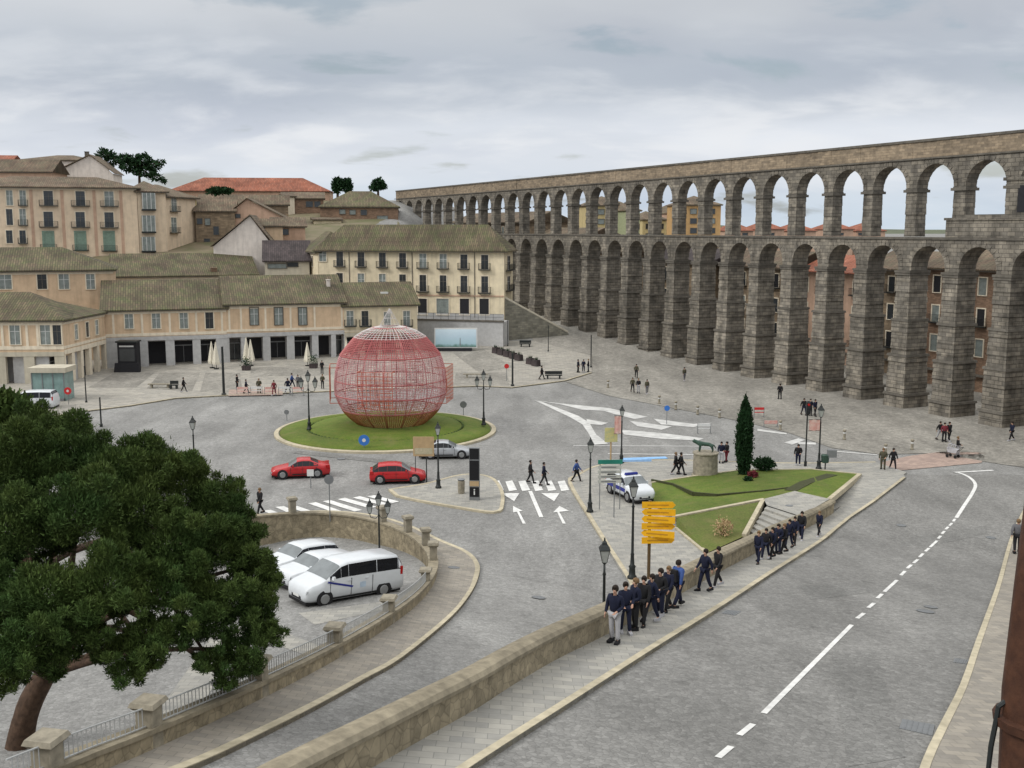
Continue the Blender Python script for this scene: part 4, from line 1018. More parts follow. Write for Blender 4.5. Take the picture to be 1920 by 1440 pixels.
# ------------------------------------------------------------------ vehicles
def make_car(name, kind, paint):
    """body lofted from stations (x from the nose); x forward = -x; returns root with parts"""
    root = empty(name)
    S = {  # x, low, top, half width ; cabin = roof half width ratio
     'hatch': (4.25, .89, [(0, .38, .52, .60), (.06, .24, .66, .74), (.35, .20, .76, .84), (.95, .18, .90, .885), (1.12, .18, .96, .89), (1.85, .18, 1.40, .89), (2.2, .18, 1.46, .89), (2.9, .18, 1.47, .89), (3.55, .18, 1.40, .88), (4.05, .22, 1.02, .85), (4.2, .28, .90, .80), (4.25, .40, .72, .68)], (3, 10), .34, (.86, 3.45)),
     'sedan': (4.5, .89, [(0, .38, .52, .60), (.07, .24, .66, .75), (.4, .20, .76, .84), (1.15, .18, .90, .885), (1.3, .18, .95, .89), (2.0, .18, 1.36, .89), (2.4, .18, 1.42, .89), (2.95, .18, 1.40, .89), (3.65, .18, 1.08, .88), (3.85, .18, 1.02, .87), (4.4, .24, .98, .82), (4.5, .38, .72, .70)], (3, 9), .34, (.88, 3.5)),
     'suv': (4.5, .93, [(0, .42, .60, .66), (.06, .28, .84, .80), (.35, .26, .95, .88), (.98, .25, 1.05, .925), (1.15, .25, 1.10, .93), (1.75, .25, 1.58, .93), (2.1, .25, 1.65, .93), (3.2, .25, 1.65, .93), (3.95, .25, 1.58, .92), (4.3, .28, 1.15, .90), (4.45, .34, .95, .86), (4.5, .45, .80, .75)], (3, 10), .37, (.9, 3.55)),
     'van': (5.1, .98, [(0, .40, .62, .74), (.06, .26, .88, .88), (.30, .24, 1.02, .93), (.72, .22, 1.14, .97), (.92, .22, 1.22, .98), (1.72, .22, 1.84, .98), (2.1, .22, 1.94, .98), (3.6, .22, 1.97, .98), (4.75, .22, 1.93, .98), (4.98, .24, 1.60, .97), (5.07, .28, 1.10, .96), (5.1, .4, .80, .90)], (3, 10), .35, (.92, 4.0)),
    }[kind]
    Lc, W, st, (c0, c1), wr, wx = S
    belt = {'hatch': .92, 'sedan': .90, 'suv': 1.05, 'van': 1.20}[kind]; tumb = {'hatch': .78, 'sedan': .76, 'suv': .82, 'van': .86}[kind]
    def ring(x, lo, top, w):
        cab = max(0, min(1, (top-belt-.03)/.35)); zb = min(top-.03, belt); wt = w*(1-(1-tumb)*cab)
        return [(x, w*.86, lo), (x, w*.985, lo+.14), (x, w, (lo+zb)/2+.05), (x, w*.975, zb), (x, wt*(.985 if cab else .93), max(zb+.012, top-.07)), (x, wt*.84, top-.008), (x, wt*.4, top+.012)]
    rings = []
    for q in st:
        r = ring(*q); rings.append(r+[(a, -b, c) for a, b, c in r[::-1]])
    mb = MB(); n = 14; vs = [v for r in rings for v in r]
    fs = [(i*n+j, i*n+(j+1) % n, (i+1)*n+(j+1) % n, (i+1)*n+j) for i in range(len(rings)-1) for j in range(n)]
    fs += [tuple(range(n-1, -1, -1)), tuple(range((len(rings)-1)*n, len(rings)*n))]
    mb.add(vs, fs); body = mb.build('body', paint, root, smooth=True)
    # glass: patches lying 8 mm proud of the shell
    def patch(quads, name, m, parent=root, off=.010, inset=(.06, .94, .08, .92)):
        g = MB(); ctr = Vector((Lc/2, 0, .8)); a0, a1, b0, b1 = inset
        for (p00, p10, p11, p01) in quads:
            f = lambda s, t: Vector(p00).lerp(Vector(p10), s).lerp(Vector(p01).lerp(Vector(p11), s), t)
            q = [f(a0, b0), f(a1, b0), f(a1, b1), f(a0, b1)]
            nn = (q[1]-q[0]).cross(q[3]-q[0]).normalized()
            if nn.dot(q[0]-ctr) < 0: nn = -nn
            qq = [v+nn*off for v in q]
            g.add(q+qq, [(4, 5, 6, 7), (0, 1, 5, 4), (1, 2, 6, 5), (2, 3, 7, 6), (3, 0, 4, 7)])
        return g.build(name, m, parent)
    A = lambda i, j: rings[i][j % n]
    cab = [i for i in range(len(st)-1) if st[i][2] > belt+.02 or st[i+1][2] > belt+.02]
    ws = c0+1                       # station of the windscreen base
    for j, jo in ((3, 1), (9, 1)):
        for i in range(ws, c1-1):
            if kind == 'sedan' and i > 7: continue
            first = i == ws; last = i == c1-2
            a, b_, c, d = A(i, j), A(i+1, j), A(i+1, j+1), A(i, j+1)
            if j == 9: a, b_, c, d = A(i, 10), A(i+1, 10), A(i+1, 9), A(i, 9)
            patch([(a, b_, c, d)], 'side_window', M['carglass'], inset=((.30 if first else .012), (.88 if last and kind != 'van' else .985), .10, .93))
    qs = [(A(ws, j), A(ws+1, j), A(ws+1, j+1), A(ws, j+1)) for j in (4, 5, 6, 7, 8)]
    patch(qs, 'windscreen', M['wscreen'], inset=(.06, .95, 0, 1))
    rr = c1-1 if kind != 'sedan' else 7
    qs = [(A(rr-(1 if kind == 'hatch' else 0), j), A(rr+1-(1 if kind == 'hatch' else 0), j), A(rr+1-(1 if kind == 'hatch' else 0), j+1), A(rr-(1 if kind == 'hatch' else 0), j+1)) for j in (5, 6, 7)]
    if kind == 'hatch': qs = [(A(8, j), A(9, j), A(9, j+1), A(8, j+1)) for j in (4, 5, 6, 7, 8)]
    if kind in ('suv', 'van'): qs = [(A(8, j), A(9, j), A(9, j+1), A(8, j+1)) for j in (4, 5, 6, 7, 8)]
    patch(qs, 'rear_window', M['carglass'], inset=(.10, .92, 0, 1))
    for sx in wx:
        for sy in (1, -1):
            y = sy*(W-.10)
            t = MB(); t.lathe([(.01, -.0), (wr*.8, 0), (wr, .02), (wr, .19), (wr*.8, .21), (.01, .21)], 20)
            t.v = [(sx+a, y+(c-.105), wr+b) for a, b, c in t.v]; wh = t.build('wheel', M['tyre'], root)
            t = MB(); t.lathe([(.01, 0), (wr*.66, 0), (wr*.62, .02), (wr*.15, .015), (.01, .02)], 12)
            sgn = 1 if sy > 0 else -1; t.v = [(sx+a, y+sgn*(.108)+sgn*c*.5, wr+b) for a, b, c in t.v]; t.build('rim', M['rim'], wh)
            t = MB(); t.lathe([(.01, 0), (wr+.055, 0), (wr+.055, .03), (.01, .03)], 20)
            t.v = [(sx+a, sy*(W-.012)+sgn*(c-.022), wr+b+.01) for a, b, c in t.v]; t.build('wheel_arch', M['dark'], root)
    wN = st[1][3]; hz = st[1][2]
    for sy in (1, -1):
        t = MB(); t.box(-.0, .30, sy*wN*.98-.0 if sy > 0 else -wN*1.0, sy*wN*.62 if sy < 0 else wN*1.0, 0, 0) if False else None
        y0, y1 = (wN*.55, wN*1.0) if sy > 0 else (-wN*1.0, -wN*.55)
        t.add([(.01, y0, hz-.20), (.10, y1, hz-.19), (.34, y1*1.09, hz-.06), (.04, y0, hz-.08), (.06, y0, hz-.20), (.12, y1*.9, hz-.19), (.36, y1, hz-.06), (.2, y0, hz-.08)], [(0, 1, 2, 3), (4, 7, 6, 5), (0, 4, 5, 1), (1, 5, 6, 2), (2, 6, 7, 3), (3, 7, 4, 0)])
        t.build('headlight', M['headl'], root)
        zr = {'hatch': .78, 'sedan': .78, 'suv': .95, 'van': 1.0}[kind]; xr = Lc-.14
        t = MB(); yy = sy*st[-3][3]*.86; t.box(xr-(.18 if kind != 'van' else .08), xr+.10 if kind != 'van' else xr+.05, min(yy, yy+sy*.13), max(yy, yy+sy*.13), zr-.02, zr+(.20 if kind != 'van' else .38)); t.build('tail_light', M['taill'], root)
        t = MB(); xm = st[ws][0]+.35; t.box(xm-.06, xm+.08, min(sy*W*.98, sy*(W+.16)), max(sy*W*.98, sy*(W+.16)), belt+.02, belt+.17, .02, .02); t.build('mirror', paint, root)
    t = MB(); t.box(-.012, .08, -.42, .42, st[1][1]+.07, st[1][1]+.22); t.build('grille', M['dark'], root)
    t = MB(); t.box(.05, Lc-.06, -W*.80, W*.80, .13, .26); t.build('underbody', M['tyre'], root)
    t = MB(); t.box(-.02, -.01, -.26, .26, .42, .53); t.build('number_plate', M['whitem'], root)
    for sy in (1, -1):
        t = MB(); t.box(st[3][0]+.45, st[-3][0]-.55, min(sy*W*.99, sy*(W+.012)), max(sy*W*.99, sy*(W+.012)), .30, .38); t.build('side_strip', M['tyre'], root)
        for hx in ((st[ws][0]+.18, Lc*.53, Lc*.76) if kind != 'van' else (st[ws][0]+.25, Lc*.44, Lc*.66)):
            t = MB(); t.box(hx-.012, hx+.012, min(sy*W*.95, sy*(W+.004)), max(sy*W*.95, sy*(W+.004)), .38, belt-.02); t.build('door_seam', M['dark'], root)
        for hx in ((.52, .70) if kind != 'van' else (.42, .60)):
            t = MB(); t.box(Lc*hx-.09, Lc*hx+.09, min(sy*W*.97, sy*(W+.02)), max(sy*W*.97, sy*(W+.02)), belt-.13, belt-.10); t.build('door_handle', paint, root)
    root['L'] = Lc
    return root
def put_car(car, p_front, p_rear, f, label, cat='car', group=None):
    """p_front / p_rear: pixels of the front and rear wheel contacts seen"""
    a = at(*p_front, f); b = at(*p_rear, f); d = (b-a); rz = math.atan2(d.y, d.x)
    return a, b, rz
def seat_car(car, mid, rz, f, label, cat='car', group=None):
    L_ = car['L']; c = Vector((math.cos(rz), math.sin(rz)))
    p = mid-c*L_/2; z0 = f(p.x, p.y); q = mid+c*L_/2; z1 = f(q.x, q.y)
    car.location = (p.x, p.y, z0+.02); car.rotation_euler = (0, -math.atan2(z1-z0, L_), rz)
    tag(car, label, cat, group)
    if 'L' in car: del car['L']
cr1 = make_car('parked_car', 'sedan', M['carred']); seat_car(cr1, at(564, 893).xy, R(12), low, 'red saloon car on the roundabout road nearest the pine tree', 'car', 'cars driving round the roundabout'); cr1.name = 'moving_car'
cr2 = make_car('moving_car', 'hatch', M['carred']); seat_car(cr2, at(746, 903).xy, R(186), low, 'dark red hatchback beside the small island with the black totem', 'car', 'cars driving round the roundabout')
cs = make_car('moving_car', 'sedan', M['carsilver']); seat_car(cs, at(835, 857).xy, R(183), low, 'silver saloon car passing between the roundabout lawn and the brown sign', 'car', 'cars driving round the roundabout')
cp = make_car('parked_car', 'suv', M['carwhite']); seat_car(cp, at(1180, 934).xy, R(112), lambda x, y: low(x, y)+.11, 'white patrol car with blue roof stripe parked on the paving by the lawn', 'car')
mb = MB(); mb.box(1.9, 2.15, -.5, .5, 1.66, 1.80, .03, .05); mb.build('light_bar', M['carblue'], cp)
for sy in (1, -1):
    mb = MB(); mb.box(1.2, 3.9, min(sy*.925, sy*.945), max(sy*.925, sy*.945), .62, .88); mb.build('stripe', M['carblue'], cp)
c5 = make_car('parked_car', 'van', M['carwhite']); seat_car(c5, at(62, 766).xy, R(4), low, 'white van half hidden by the pine top near the glass kiosk', 'van')
c6 = make_car('parked_car', 'hatch', M['carsilver']); seat_car(c6, at(1957, 884).xy, R(60), low, 'dark silver car cut by the right edge of the photo', 'car')
# white vans in the car park
v1 = make_car('parked_van', 'van', M['carwhite'])
def van_decal(v):
    for sy in (1, -1):
        mb = MB(); y0, y1 = min(sy*.975, sy*.988), max(sy*.975, sy*.988)
        mb.add([(1.0, y0, 1.10), (2.3, y0, .72), (2.35, y0, .80), (1.05, y0, 1.17), (1.0, y1, 1.10), (2.3, y1, .72), (2.35, y1, .80), (1.05, y1, 1.17)], [(0, 1, 2, 3), (4, 7, 6, 5), (0, 4, 5, 1), (1, 5, 6, 2), (2, 6, 7, 3), (3, 7, 4, 0)])
        mb.build('stripe', M['carblue'], v)
        mb = MB(); mb.box(2.7, 3.0, y0, y1, .66, .92); mb.build('emblem', mat('faint_emblem', (.45, .55, .66)), v)
van_decal(v1)
pf = at(590, 1138, cpf); pr = at(722, 1113, cpf); rzv = math.atan2(pr.y-pf.y, pr.x-pf.x)
mid = (pf.xy+pr.xy)/2; dvn = Vector((math.cos(rzv), math.sin(rzv))); nvn = Vector((-dvn.y, dvn.x)); mid = mid+nvn*.9-dvn*-.08
v2 = make_car('parked_car', 'suv', M['carwhite']); v3 = make_car('parked_van', 'suv', M['carwhite'])
seat_car(v1, mid, rzv, cpf, 'long white minibus with blue stripe parked nearest in the sunken car park', 'van'); v1.scale = (1.08, 1.0, 1.02)
seat_car(v2, mid+nvn*3.7+dvn*.8, rzv+R(3), cpf, 'white car parked in the middle of the three vehicles in the sunken car park', 'car', 'white cars in the sunken car park')
seat_car(v3, mid+nvn*7.4+dvn*1.9, rzv+R(5), cpf, 'white car parked farthest of the three vehicles in the sunken car park', 'car', 'white cars in the sunken car park')

# ------------------------------------------------------------------ people
def skin_mesh(name, V, E_, Rr, sub=1):
    me = D.meshes.new(name); me.from_pydata(V, E_, []); o = D.objects.new(name, me); COL.objects.link(o)
    md = o.modifiers.new('s', 'SKIN'); md.use_smooth_shade = True
    for i, v in enumerate(me.skin_vertices[0].data):
        r = Rr[i]; v.radius = (r, r) if isinstance(r, (int, float)) else r; v.use_root = (i == 0)
    if sub: m2 = o.modifiers.new('u', 'SUBSURF'); m2.levels = sub; m2.render_levels = sub
    dg = bpy.context.evaluated_depsgraph_get(); out = D.meshes.new_from_object(o.evaluated_get(dg)); D.objects.remove(o)
    out.name = name; out.materials.clear(); return out
def pose(kind):
    """joint positions of a 1.75 m figure facing -y"""
    J = dict(pel=(0, 0, .95), wa=(0, .01, 1.12), ch=(0, .01, 1.32), nk=(0, .01, 1.48), hd0=(0, 0, 1.55), hd1=(0, -.015, 1.66))
    st = {'stand': (.02, -.02, 0.0, 0.05), 'walk': (.28, -.30, .25, -.22), 'walk2': (-.20, .22, -.18, .2), 'lean': (.12, -.05, .12, .10), 'back': (.05, .04, .02, .02)}[kind]
    lf, rf, la, ra = st
    for s, f, a, k in ((1, lf, la, 'l'), (-1, rf, ra, 'r')):
        J[k+'hip'] = (s*.10, 0, .90); kn = (s*.11, -f*.5-.03*abs(f)*3, .49); lift = .06 if f < -.1 else 0
        J[k+'kn'] = kn; J[k+'an'] = (s*.115, -f+(.04 if f < 0 else 0), .09+lift); J[k+'toe'] = (s*.13, -f-.13, .035+lift*.4)
        J[k+'sh'] = (s*.185, .01, 1.42); J[k+'el'] = (s*.25, -a*.45+.04, 1.15)
        if kind == 'lean' or (kind == 'stand' and s > 0): J[k+'wr'] = (s*.17, -.22, 1.05)
        else: J[k+'wr'] = (s*.255, -a-.04, .92)
    return J
def fingers(J, V, E_, Rr, idx):
    for k, s in (('l', 1), ('r', -1)):
        w = Vector(J[k+'wr']); e = Vector(J[k+'el']); d = (w-e).normalized(); side = Vector((0, -1, 0)) if abs(d.y) < .7 else Vector((-s, 0, 0))
        wi = idx[k+'wr']; palm = w+d*.055; pi_ = len(V); V.append(tuple(palm)); Rr.append((.034, .018)); E_.append((wi, pi_))
        for q, ln in enumerate((.055, .068, .072, .06)):
            b = palm+d*.035+side*(.027-.018*q); a = len(V)
            V.append(tuple(b)); Rr.append(.0095); E_.append((pi_, a))
            V.append(tuple(b+d*ln*.6)); Rr.append(.009); E_.append((a, a+1)); V.append(tuple(b+d*ln+Vector((-s*.018, 0, 0)))); Rr.append(.008); E_.append((a+1, a+2))
        a = len(V); V.append(tuple(w+d*.03+side*.036)); Rr.append(.011); E_.append((pi_, a)); V.append(tuple(w+d*.075+side*.052)); Rr.append(.0095); E_.append((a, a+1))
PM = {}
for kd in ('stand', 'walk', 'walk2', 'lean', 'back'):
    J = pose(kd); names = list(J); idx = {k: i for i, k in enumerate(names)}
    V = [J[k] for k in names]
    rad = dict(pel=(.12, .09), wa=(.11, .08), ch=(.12, .075), nk=.05, hd0=.062, hd1=(.078, .092))
    for k in 'lr':
        rad[k+'hip'] = .085; rad[k+'kn'] = .058; rad[k+'an'] = .036; rad[k+'toe'] = (.026, .02); rad[k+'sh'] = .05; rad[k+'el'] = .043; rad[k+'wr'] = .03
    E_ = [('pel', 'wa'), ('wa', 'ch'), ('ch', 'nk'), ('nk', 'hd0'), ('hd0', 'hd1')]
    for k in 'lr': E_ += [('pel', k+'hip'), (k+'hip', k+'kn'), (k+'kn', k+'an'), (k+'an', k+'toe'), ('ch', k+'sh'), (k+'sh', k+'el'), (k+'el', k+'wr')]
    E2 = [(idx[a], idx[b]) for a, b in E_]; Rr = [rad[k] for k in names]; VV = list(V)
    fingers(J, VV, E2, Rr, idx)
    body = skin_mesh('body_'+kd, VV, E2, Rr)
    # face: nose, brow, ears pushed out of the head
    bm = bmesh.new(); bm.from_mesh(body)
    for x, y, z, r, sc in ((0, -.108, 1.645, .016, (.8, 1.2, 1.5)), (.082, 0, 1.65, .02, (.5, 1, 1.5)), (-.082, 0, 1.65, .02, (.5, 1, 1.5)), (0, -.085, 1.585, .03, (1, .8, .8))):
        bmesh.ops.create_icosphere(bm, subdivisions=1, radius=r, matrix=Matrix.Translation((x, y, z)) @ Matrix.Diagonal((*sc, 1)))
    bm.to_mesh(body); bm.free(); body.polygons.foreach_set('use_smooth', [True]*len(body.polygons))
    # jacket
    nm = ['pel', 'wa', 'ch', 'nk', 'lsh', 'rsh', 'lel', 'rel', 'lwr', 'rwr']; jx = {k: i for i, k in enumerate(nm)}
    jr = dict(pel=(.185, .14), wa=(.18, .135), ch=(.20, .135), nk=.092, lsh=.088, rsh=.088, lel=.066, rel=.066, lwr=.048, rwr=.048)
    jv = [Vector(J[k]) for k in nm]; jv[3] = jv[3]-Vector((0, 0, .02)); jv[0] = jv[0]-Vector((0, 0, .03))
    jk = skin_mesh('jacket_'+kd, [tuple(v) for v in jv], [(jx[a], jx[b]) for a, b in [('pel', 'wa'), ('wa', 'ch'), ('ch', 'nk'), ('ch', 'lsh'), ('ch', 'rsh'), ('lsh', 'lel'), ('rsh', 'rel'), ('lel', 'lwr'), ('rel', 'rwr')]], [jr[k] for k in nm])
    nm = ['pel', 'lhip', 'rhip', 'lkn', 'rkn', 'lan', 'ran']; jx = {k: i for i, k in enumerate(nm)}
    jr = dict(pel=(.155, .12), lhip=.108, rhip=.108, lkn=.078, rkn=.078, lan=.064, ran=.064)
    tr = skin_mesh('trousers_'+kd, [J[k] for k in nm], [(jx[a], jx[b]) for a, b in [('pel', 'lhip'), ('pel', 'rhip'), ('lhip', 'lkn'), ('rhip', 'rkn'), ('lkn', 'lan'), ('rkn', 'ran')]], [jr[k] for k in nm])
    mb = MB()
    for k in 'lr':
        a, t = Vector(J[k+'an']), Vector(J[k+'toe']); d = (t-a); d.z = 0; d.normalize(); n_ = Vector((-d.y, d.x, 0))*.062; z0 = t.z-.035
        q = [a-d*.07-n_, a-d*.07+n_, t+d*.045+n_*.8, t+d*.045-n_*.8]
        mb.add([(v.x, v.y, z0) for v in q]+[(q[0].x, q[0].y, z0+.13), (q[1].x, q[1].y, z0+.13), (q[2].x, q[2].y, z0+.075), (q[3].x, q[3].y, z0+.075)], [(0, 3, 2, 1), (4, 5, 6, 7), (0, 1, 5, 4), (1, 2, 6, 5), (2, 3, 7, 6), (3, 0, 4, 7)])
    shs = []
    for q_ in (0, 1): sh_ = D.meshes.new('shoe_'+kd); sh_.from_pydata(mb.v[q_*8:q_*8+8], [], mb.f[:6]); shs.append(sh_)
    bm = bmesh.new(); bmesh.ops.create_icosphere(bm, subdivisions=3, radius=1)
    for v in bm.verts:
        v.co = Vector((v.co.x*.098, v.co.y*.118+.014, v.co.z*.125+1.665))
        if v.co.y < -.055 and v.co.z < 1.71: v.co.y = -.045
        if v.co.z < 1.60: v.co.z = 1.60; v.co.y = max(v.co.y, .0)
    hr = D.meshes.new('hair_'+kd); bm.to_mesh(hr); bm.free(); hr.polygons.foreach_set('use_smooth', [True]*len(hr.polygons))
    for m_ in (jk, tr): m_.polygons.foreach_set('use_smooth', [True]*len(m_.polygons))
    for m_ in (body, jk, tr, *shs, hr): m_.materials.append(M['skin'])
    PM[kd] = (body, jk, tr, shs, hr)
bag_me = None
def person(px, py, label, kd='stand', face=180, jacket='navy', trous='navy', hair='hair', h=1.75, f=low, group=None, bag=None, dz=.02):
    """face: compass heading in degrees the figure looks to (0 = away from camera, 180 = to camera)"""
    p = at(px, py, f, dz)
    def mk(name, me, m, par=None):
        o = D.objects.new(name, me); COL.objects.link(o); o.parent = par
        o.material_slots[0].link = 'OBJECT'; o.material_slots[0].material = M[m]; return o
    b, jk, tr, sh, hr = PM[kd]
    o = mk('person', b, 'skin'); mk('jacket', jk, jacket, o); mk('trousers', tr, trous, o); sm = 'black' if random.random() < .55 else 'lightc'; mk('shoe', sh[0], sm, o); mk('shoe', sh[1], sm, o); mk('hair', hr, hair, o)
    face += random.uniform(-22, 22); wd = random.uniform(.96, 1.14); o.location = p; o.rotation_euler = (0, 0, math.pi-R(face)); s = h/1.75; o.scale = (s*wd, s*wd, s)
    if bag:
        mb = MB(); mb.box(-.15, .15, .13, .30, 1.02, 1.44, .03, .03); mb.build('backpack', M[bag], o)
    return tag(o, label, 'person', group)
fp = lambda x, y: up(x, y)+.125
G1 = 'people walking in file along the stone wall'
Q = [(1152, 1205, 'stand', 200, 'navy', 'lightc', 1.83, 'person in navy jacket and light trousers, the nearest beside the wall lamp'),
 (1172, 1187, 'lean', 150, 'navy', 'navy', 1.7, 'person in navy clothes just behind the light-trousered one at the wall'),
 (1190, 1180, 'stand', 230, 'navy', 'black', 1.74, 'person in navy jacket and black trousers, third in the near wall group'),
 (1206, 1172, 'walk', 225, 'black', 'black', 1.7, 'person all in black, fourth in the near wall group'),
 (1221, 1164, 'walk2', 235, 'navy', 'navy', 1.66, 'person in navy, fifth in the near wall group'),
 (1237, 1153, 'stand', 210, 'black', 'navy', 1.7, 'person in black jacket, sixth in the near wall group'),
 (1252, 1146, 'walk', 225, 'navy', 'black', 1.68, 'person in navy, seventh in the near wall group'),
 (1271, 1137, 'walk', 30, 'bluec', 'navy', 1.78, 'person in blue jacket, last of the near group along the wall'),
 (1321, 1108, 'walk2', 220, 'navy', 'navy', 1.75, 'left one of the pair walking alone between the two wall groups'),
 (1345, 1100, 'walk', 225, 'black', 'black', 1.72, 'right one of the pair walking alone between the two wall groups'),
 (1421, 1056, 'walk', 225, 'navy', 'navy', 1.62, 'person in navy, first of the far group by the stone steps'),
 (1435, 1048, 'walk2', 225, 'black', 'navy', 1.58, 'person in black jacket, second of the far group by the steps'),
 (1447, 1047, 'walk', 215, 'navy', 'black', 1.62, 'person in navy, third of the far group by the steps'),
 (1458, 1038, 'stand', 225, 'navy', 'navy', 1.6, 'person in navy, fourth of the far group by the steps'),
 (1469, 1037, 'walk', 225, 'black', 'black', 1.6, 'person all in black, fifth of the far group by the steps'),
 (1479, 1027, 'walk2', 225, 'navy', 'navy', 1.6, 'person in navy, sixth of the far group by the steps'),
 (1489, 1021, 'walk', 225, 'navy', 'black', 1.62, 'person in navy, seventh of the far group by the steps'),
 (1502, 1012, 'walk', 225, 'black', 'navy', 1.7, 'tall person in black jacket, last of the far group by the steps'),
 (1535, 1005, 'walk', 225, 'navy', 'black', 1.55, 'person in navy walking alone past the far end of the wall')]
for i, (x, y, kd, fc, jc, tc_, h, lab) in enumerate(Q):
    person(x, y, lab, kd, fc, jc, tc_, 'hairl' if i % 4 == 2 else 'hair', h, fp, G1, bag='black' if i in (7, 12, 16) else None)
P2 = [(995, 905, 'walk2', 90, 'black', 'black', 1.72, 'left walker in black on the small zebra crossing'),
 (1020, 910, 'walk', 80, 'navy', 'black', 1.75, 'striding walker in dark coat on the small zebra crossing'),
 (1081, 904, 'walk', 100, 'bluec', 'black', 1.72, 'person in blue jacket stepping off the small zebra crossing'),
 (1267, 889, 'walk', 80, 'black', 'black', 1.72, 'left one of the dark pair walking beside the round stone plinth'),
 (1277, 890, 'walk2', 80, 'black', 'black', 1.75, 'right one of the dark pair walking beside the round stone plinth'),
 (1352, 868, 'stand', 180, 'navy', 'lightc', 1.75, 'person in dark jacket standing right behind the round plinth'),
 (1362, 866, 'lean', 250, 'black', 'redc', 1.68, 'person in black with dark red trousers behind the round plinth'),
 (1496, 872, 'stand', 180, 'black', 'navy', 1.7, 'lone person in black behind the lawn, left of the traffic posts'),
 (1655, 881, 'stand', 200, 'olive', 'olive', 1.75, 'person in olive coat waiting at the red crossing'),
 (1674, 881, 'walk', 190, 'black', 'black', 1.75, 'person in black at the red crossing beside the olive coat'),
 (1762, 825, 'walk', 180, 'black', 'lightc', 1.7, 'person with light trousers, left of the trio near the right piers'),
 (1770, 828, 'stand', 180, 'redc', 'black', 1.72, 'person in dark red top, middle of the trio near the right piers'),
 (1779, 827, 'walk2', 180, 'black', 'black', 1.75, 'person in black, right of the trio near the right piers'),
 (1795, 856, 'lean', 120, 'black', 'lightc', 1.7, 'person in black bending over a pram behind the red crossing'),
 (1896, 826, 'walk', 270, 'navy', 'black', 1.72, 'person in navy under the rightmost visible arch'),
 (1462, 748, 'stand', 0, 'black', 'black', 1.72, 'lone person in black on the open paving before the tall piers'),
 (1283, 714, 'walk2', 180, 'olive', 'greyc', 1.7, 'lone person in olive on the open paving left of the cypress'),
 (1186, 735, 'walk', 180, 'olive', 'black', 1.7, 'left one of the four friends standing on the open paving'),
 (1197, 737, 'stand', 180, 'black', 'lightc', 1.72, 'middle one of the four friends, black jacket and light trousers'),
 (1213, 739, 'walk2', 180, 'olive', 'greyc', 1.72, 'right one of the four friends on the open paving'),
 (1193, 708, 'walk', 180, 'olive', 'black', 1.72, 'rear one of the four friends on the open paving'),
 (1084, 698, 'stand', 90, 'navy', 'black', 1.7, 'left one of the three people at the pole near the benches'),
 (1094, 698, 'stand', 200, 'navy', 'navy', 1.7, 'middle one of the three people at the pole near the benches'),
 (1103, 697, 'stand', 260, 'black', 'navy', 1.7, 'right one of the three people at the pole near the benches'),
 (1016, 711, 'walk', 90, 'black', 'black', 1.72, 'person in black by the dark bench on the right plaza'),
 (345, 735, 'walk', 90, 'black', 'black', 1.72, 'person in black crossing the left plaza by the low bench'),
 (445, 729, 'stand', 90, 'black', 'black', 1.72, 'person in black, leftmost of the group by the bus stop'),
 (462, 737, 'walk', 90, 'navy', 'black', 1.6, 'person in navy, second from left in the group by the bus stop'),
 (486, 737, 'stand', 180, 'olive', 'olive', 1.7, 'person in olive in the group by the bus stop'),
 (514, 741, 'walk2', 180, 'redc', 'redc', 1.72, 'person in dark red coat in the group by the bus stop'),
 (540, 737, 'walk', 150, 'navy', 'navy', 1.72, 'person in navy striding at the right of the bus stop group'),
 (548, 727, 'walk', 90, 'bluec', 'navy', 1.75, 'person in blue behind the striding one in navy'),
 (559, 729, 'stand', 180, 'greyc', 'black', 1.7, 'person in grey, rightmost of the group by the bus stop'),
 (605, 728, 'stand', 180, 'olive', 'black', 1.7, 'person in olive just left of the wire bauble'),
 (604, 700, 'stand', 180, 'black', 'black', 1.7, 'distant person in black in front of the arcade by a potted shrub'),
 (1507, 778, 'walk', 180, 'black', 'navy', 1.72, 'left one of the trio seen beyond the traffic posts'),
 (1519, 779, 'stand', 180, 'navy', 'black', 1.72, 'middle one of the trio seen beyond the traffic posts'),
 (1528, 780, 'walk2', 180, 'navy', 'black', 1.72, 'right one of the trio seen beyond the traffic posts'),
 (488, 964, 'walk', 210, 'black', 'black', 1.75, 'person in black half hidden by the pine at the zebra crossing')]
for i, (x, y, kd, fc, jc, tc_, h, lab) in enumerate(P2):
    person(x, y, lab, kd, fc, jc, tc_, 'hairl' if i % 5 == 3 else 'hair', h, lambda a, b: low(a, b)+(.1 if (y < 745 or 862 < y < 900) and x < 1640 else .02))
person(1906, 1036, 'person in dark grey jacket on the right pavement beside the rusted post', 'walk2', 20, 'greyc', 'black', 'hairl', 2.0, fp)
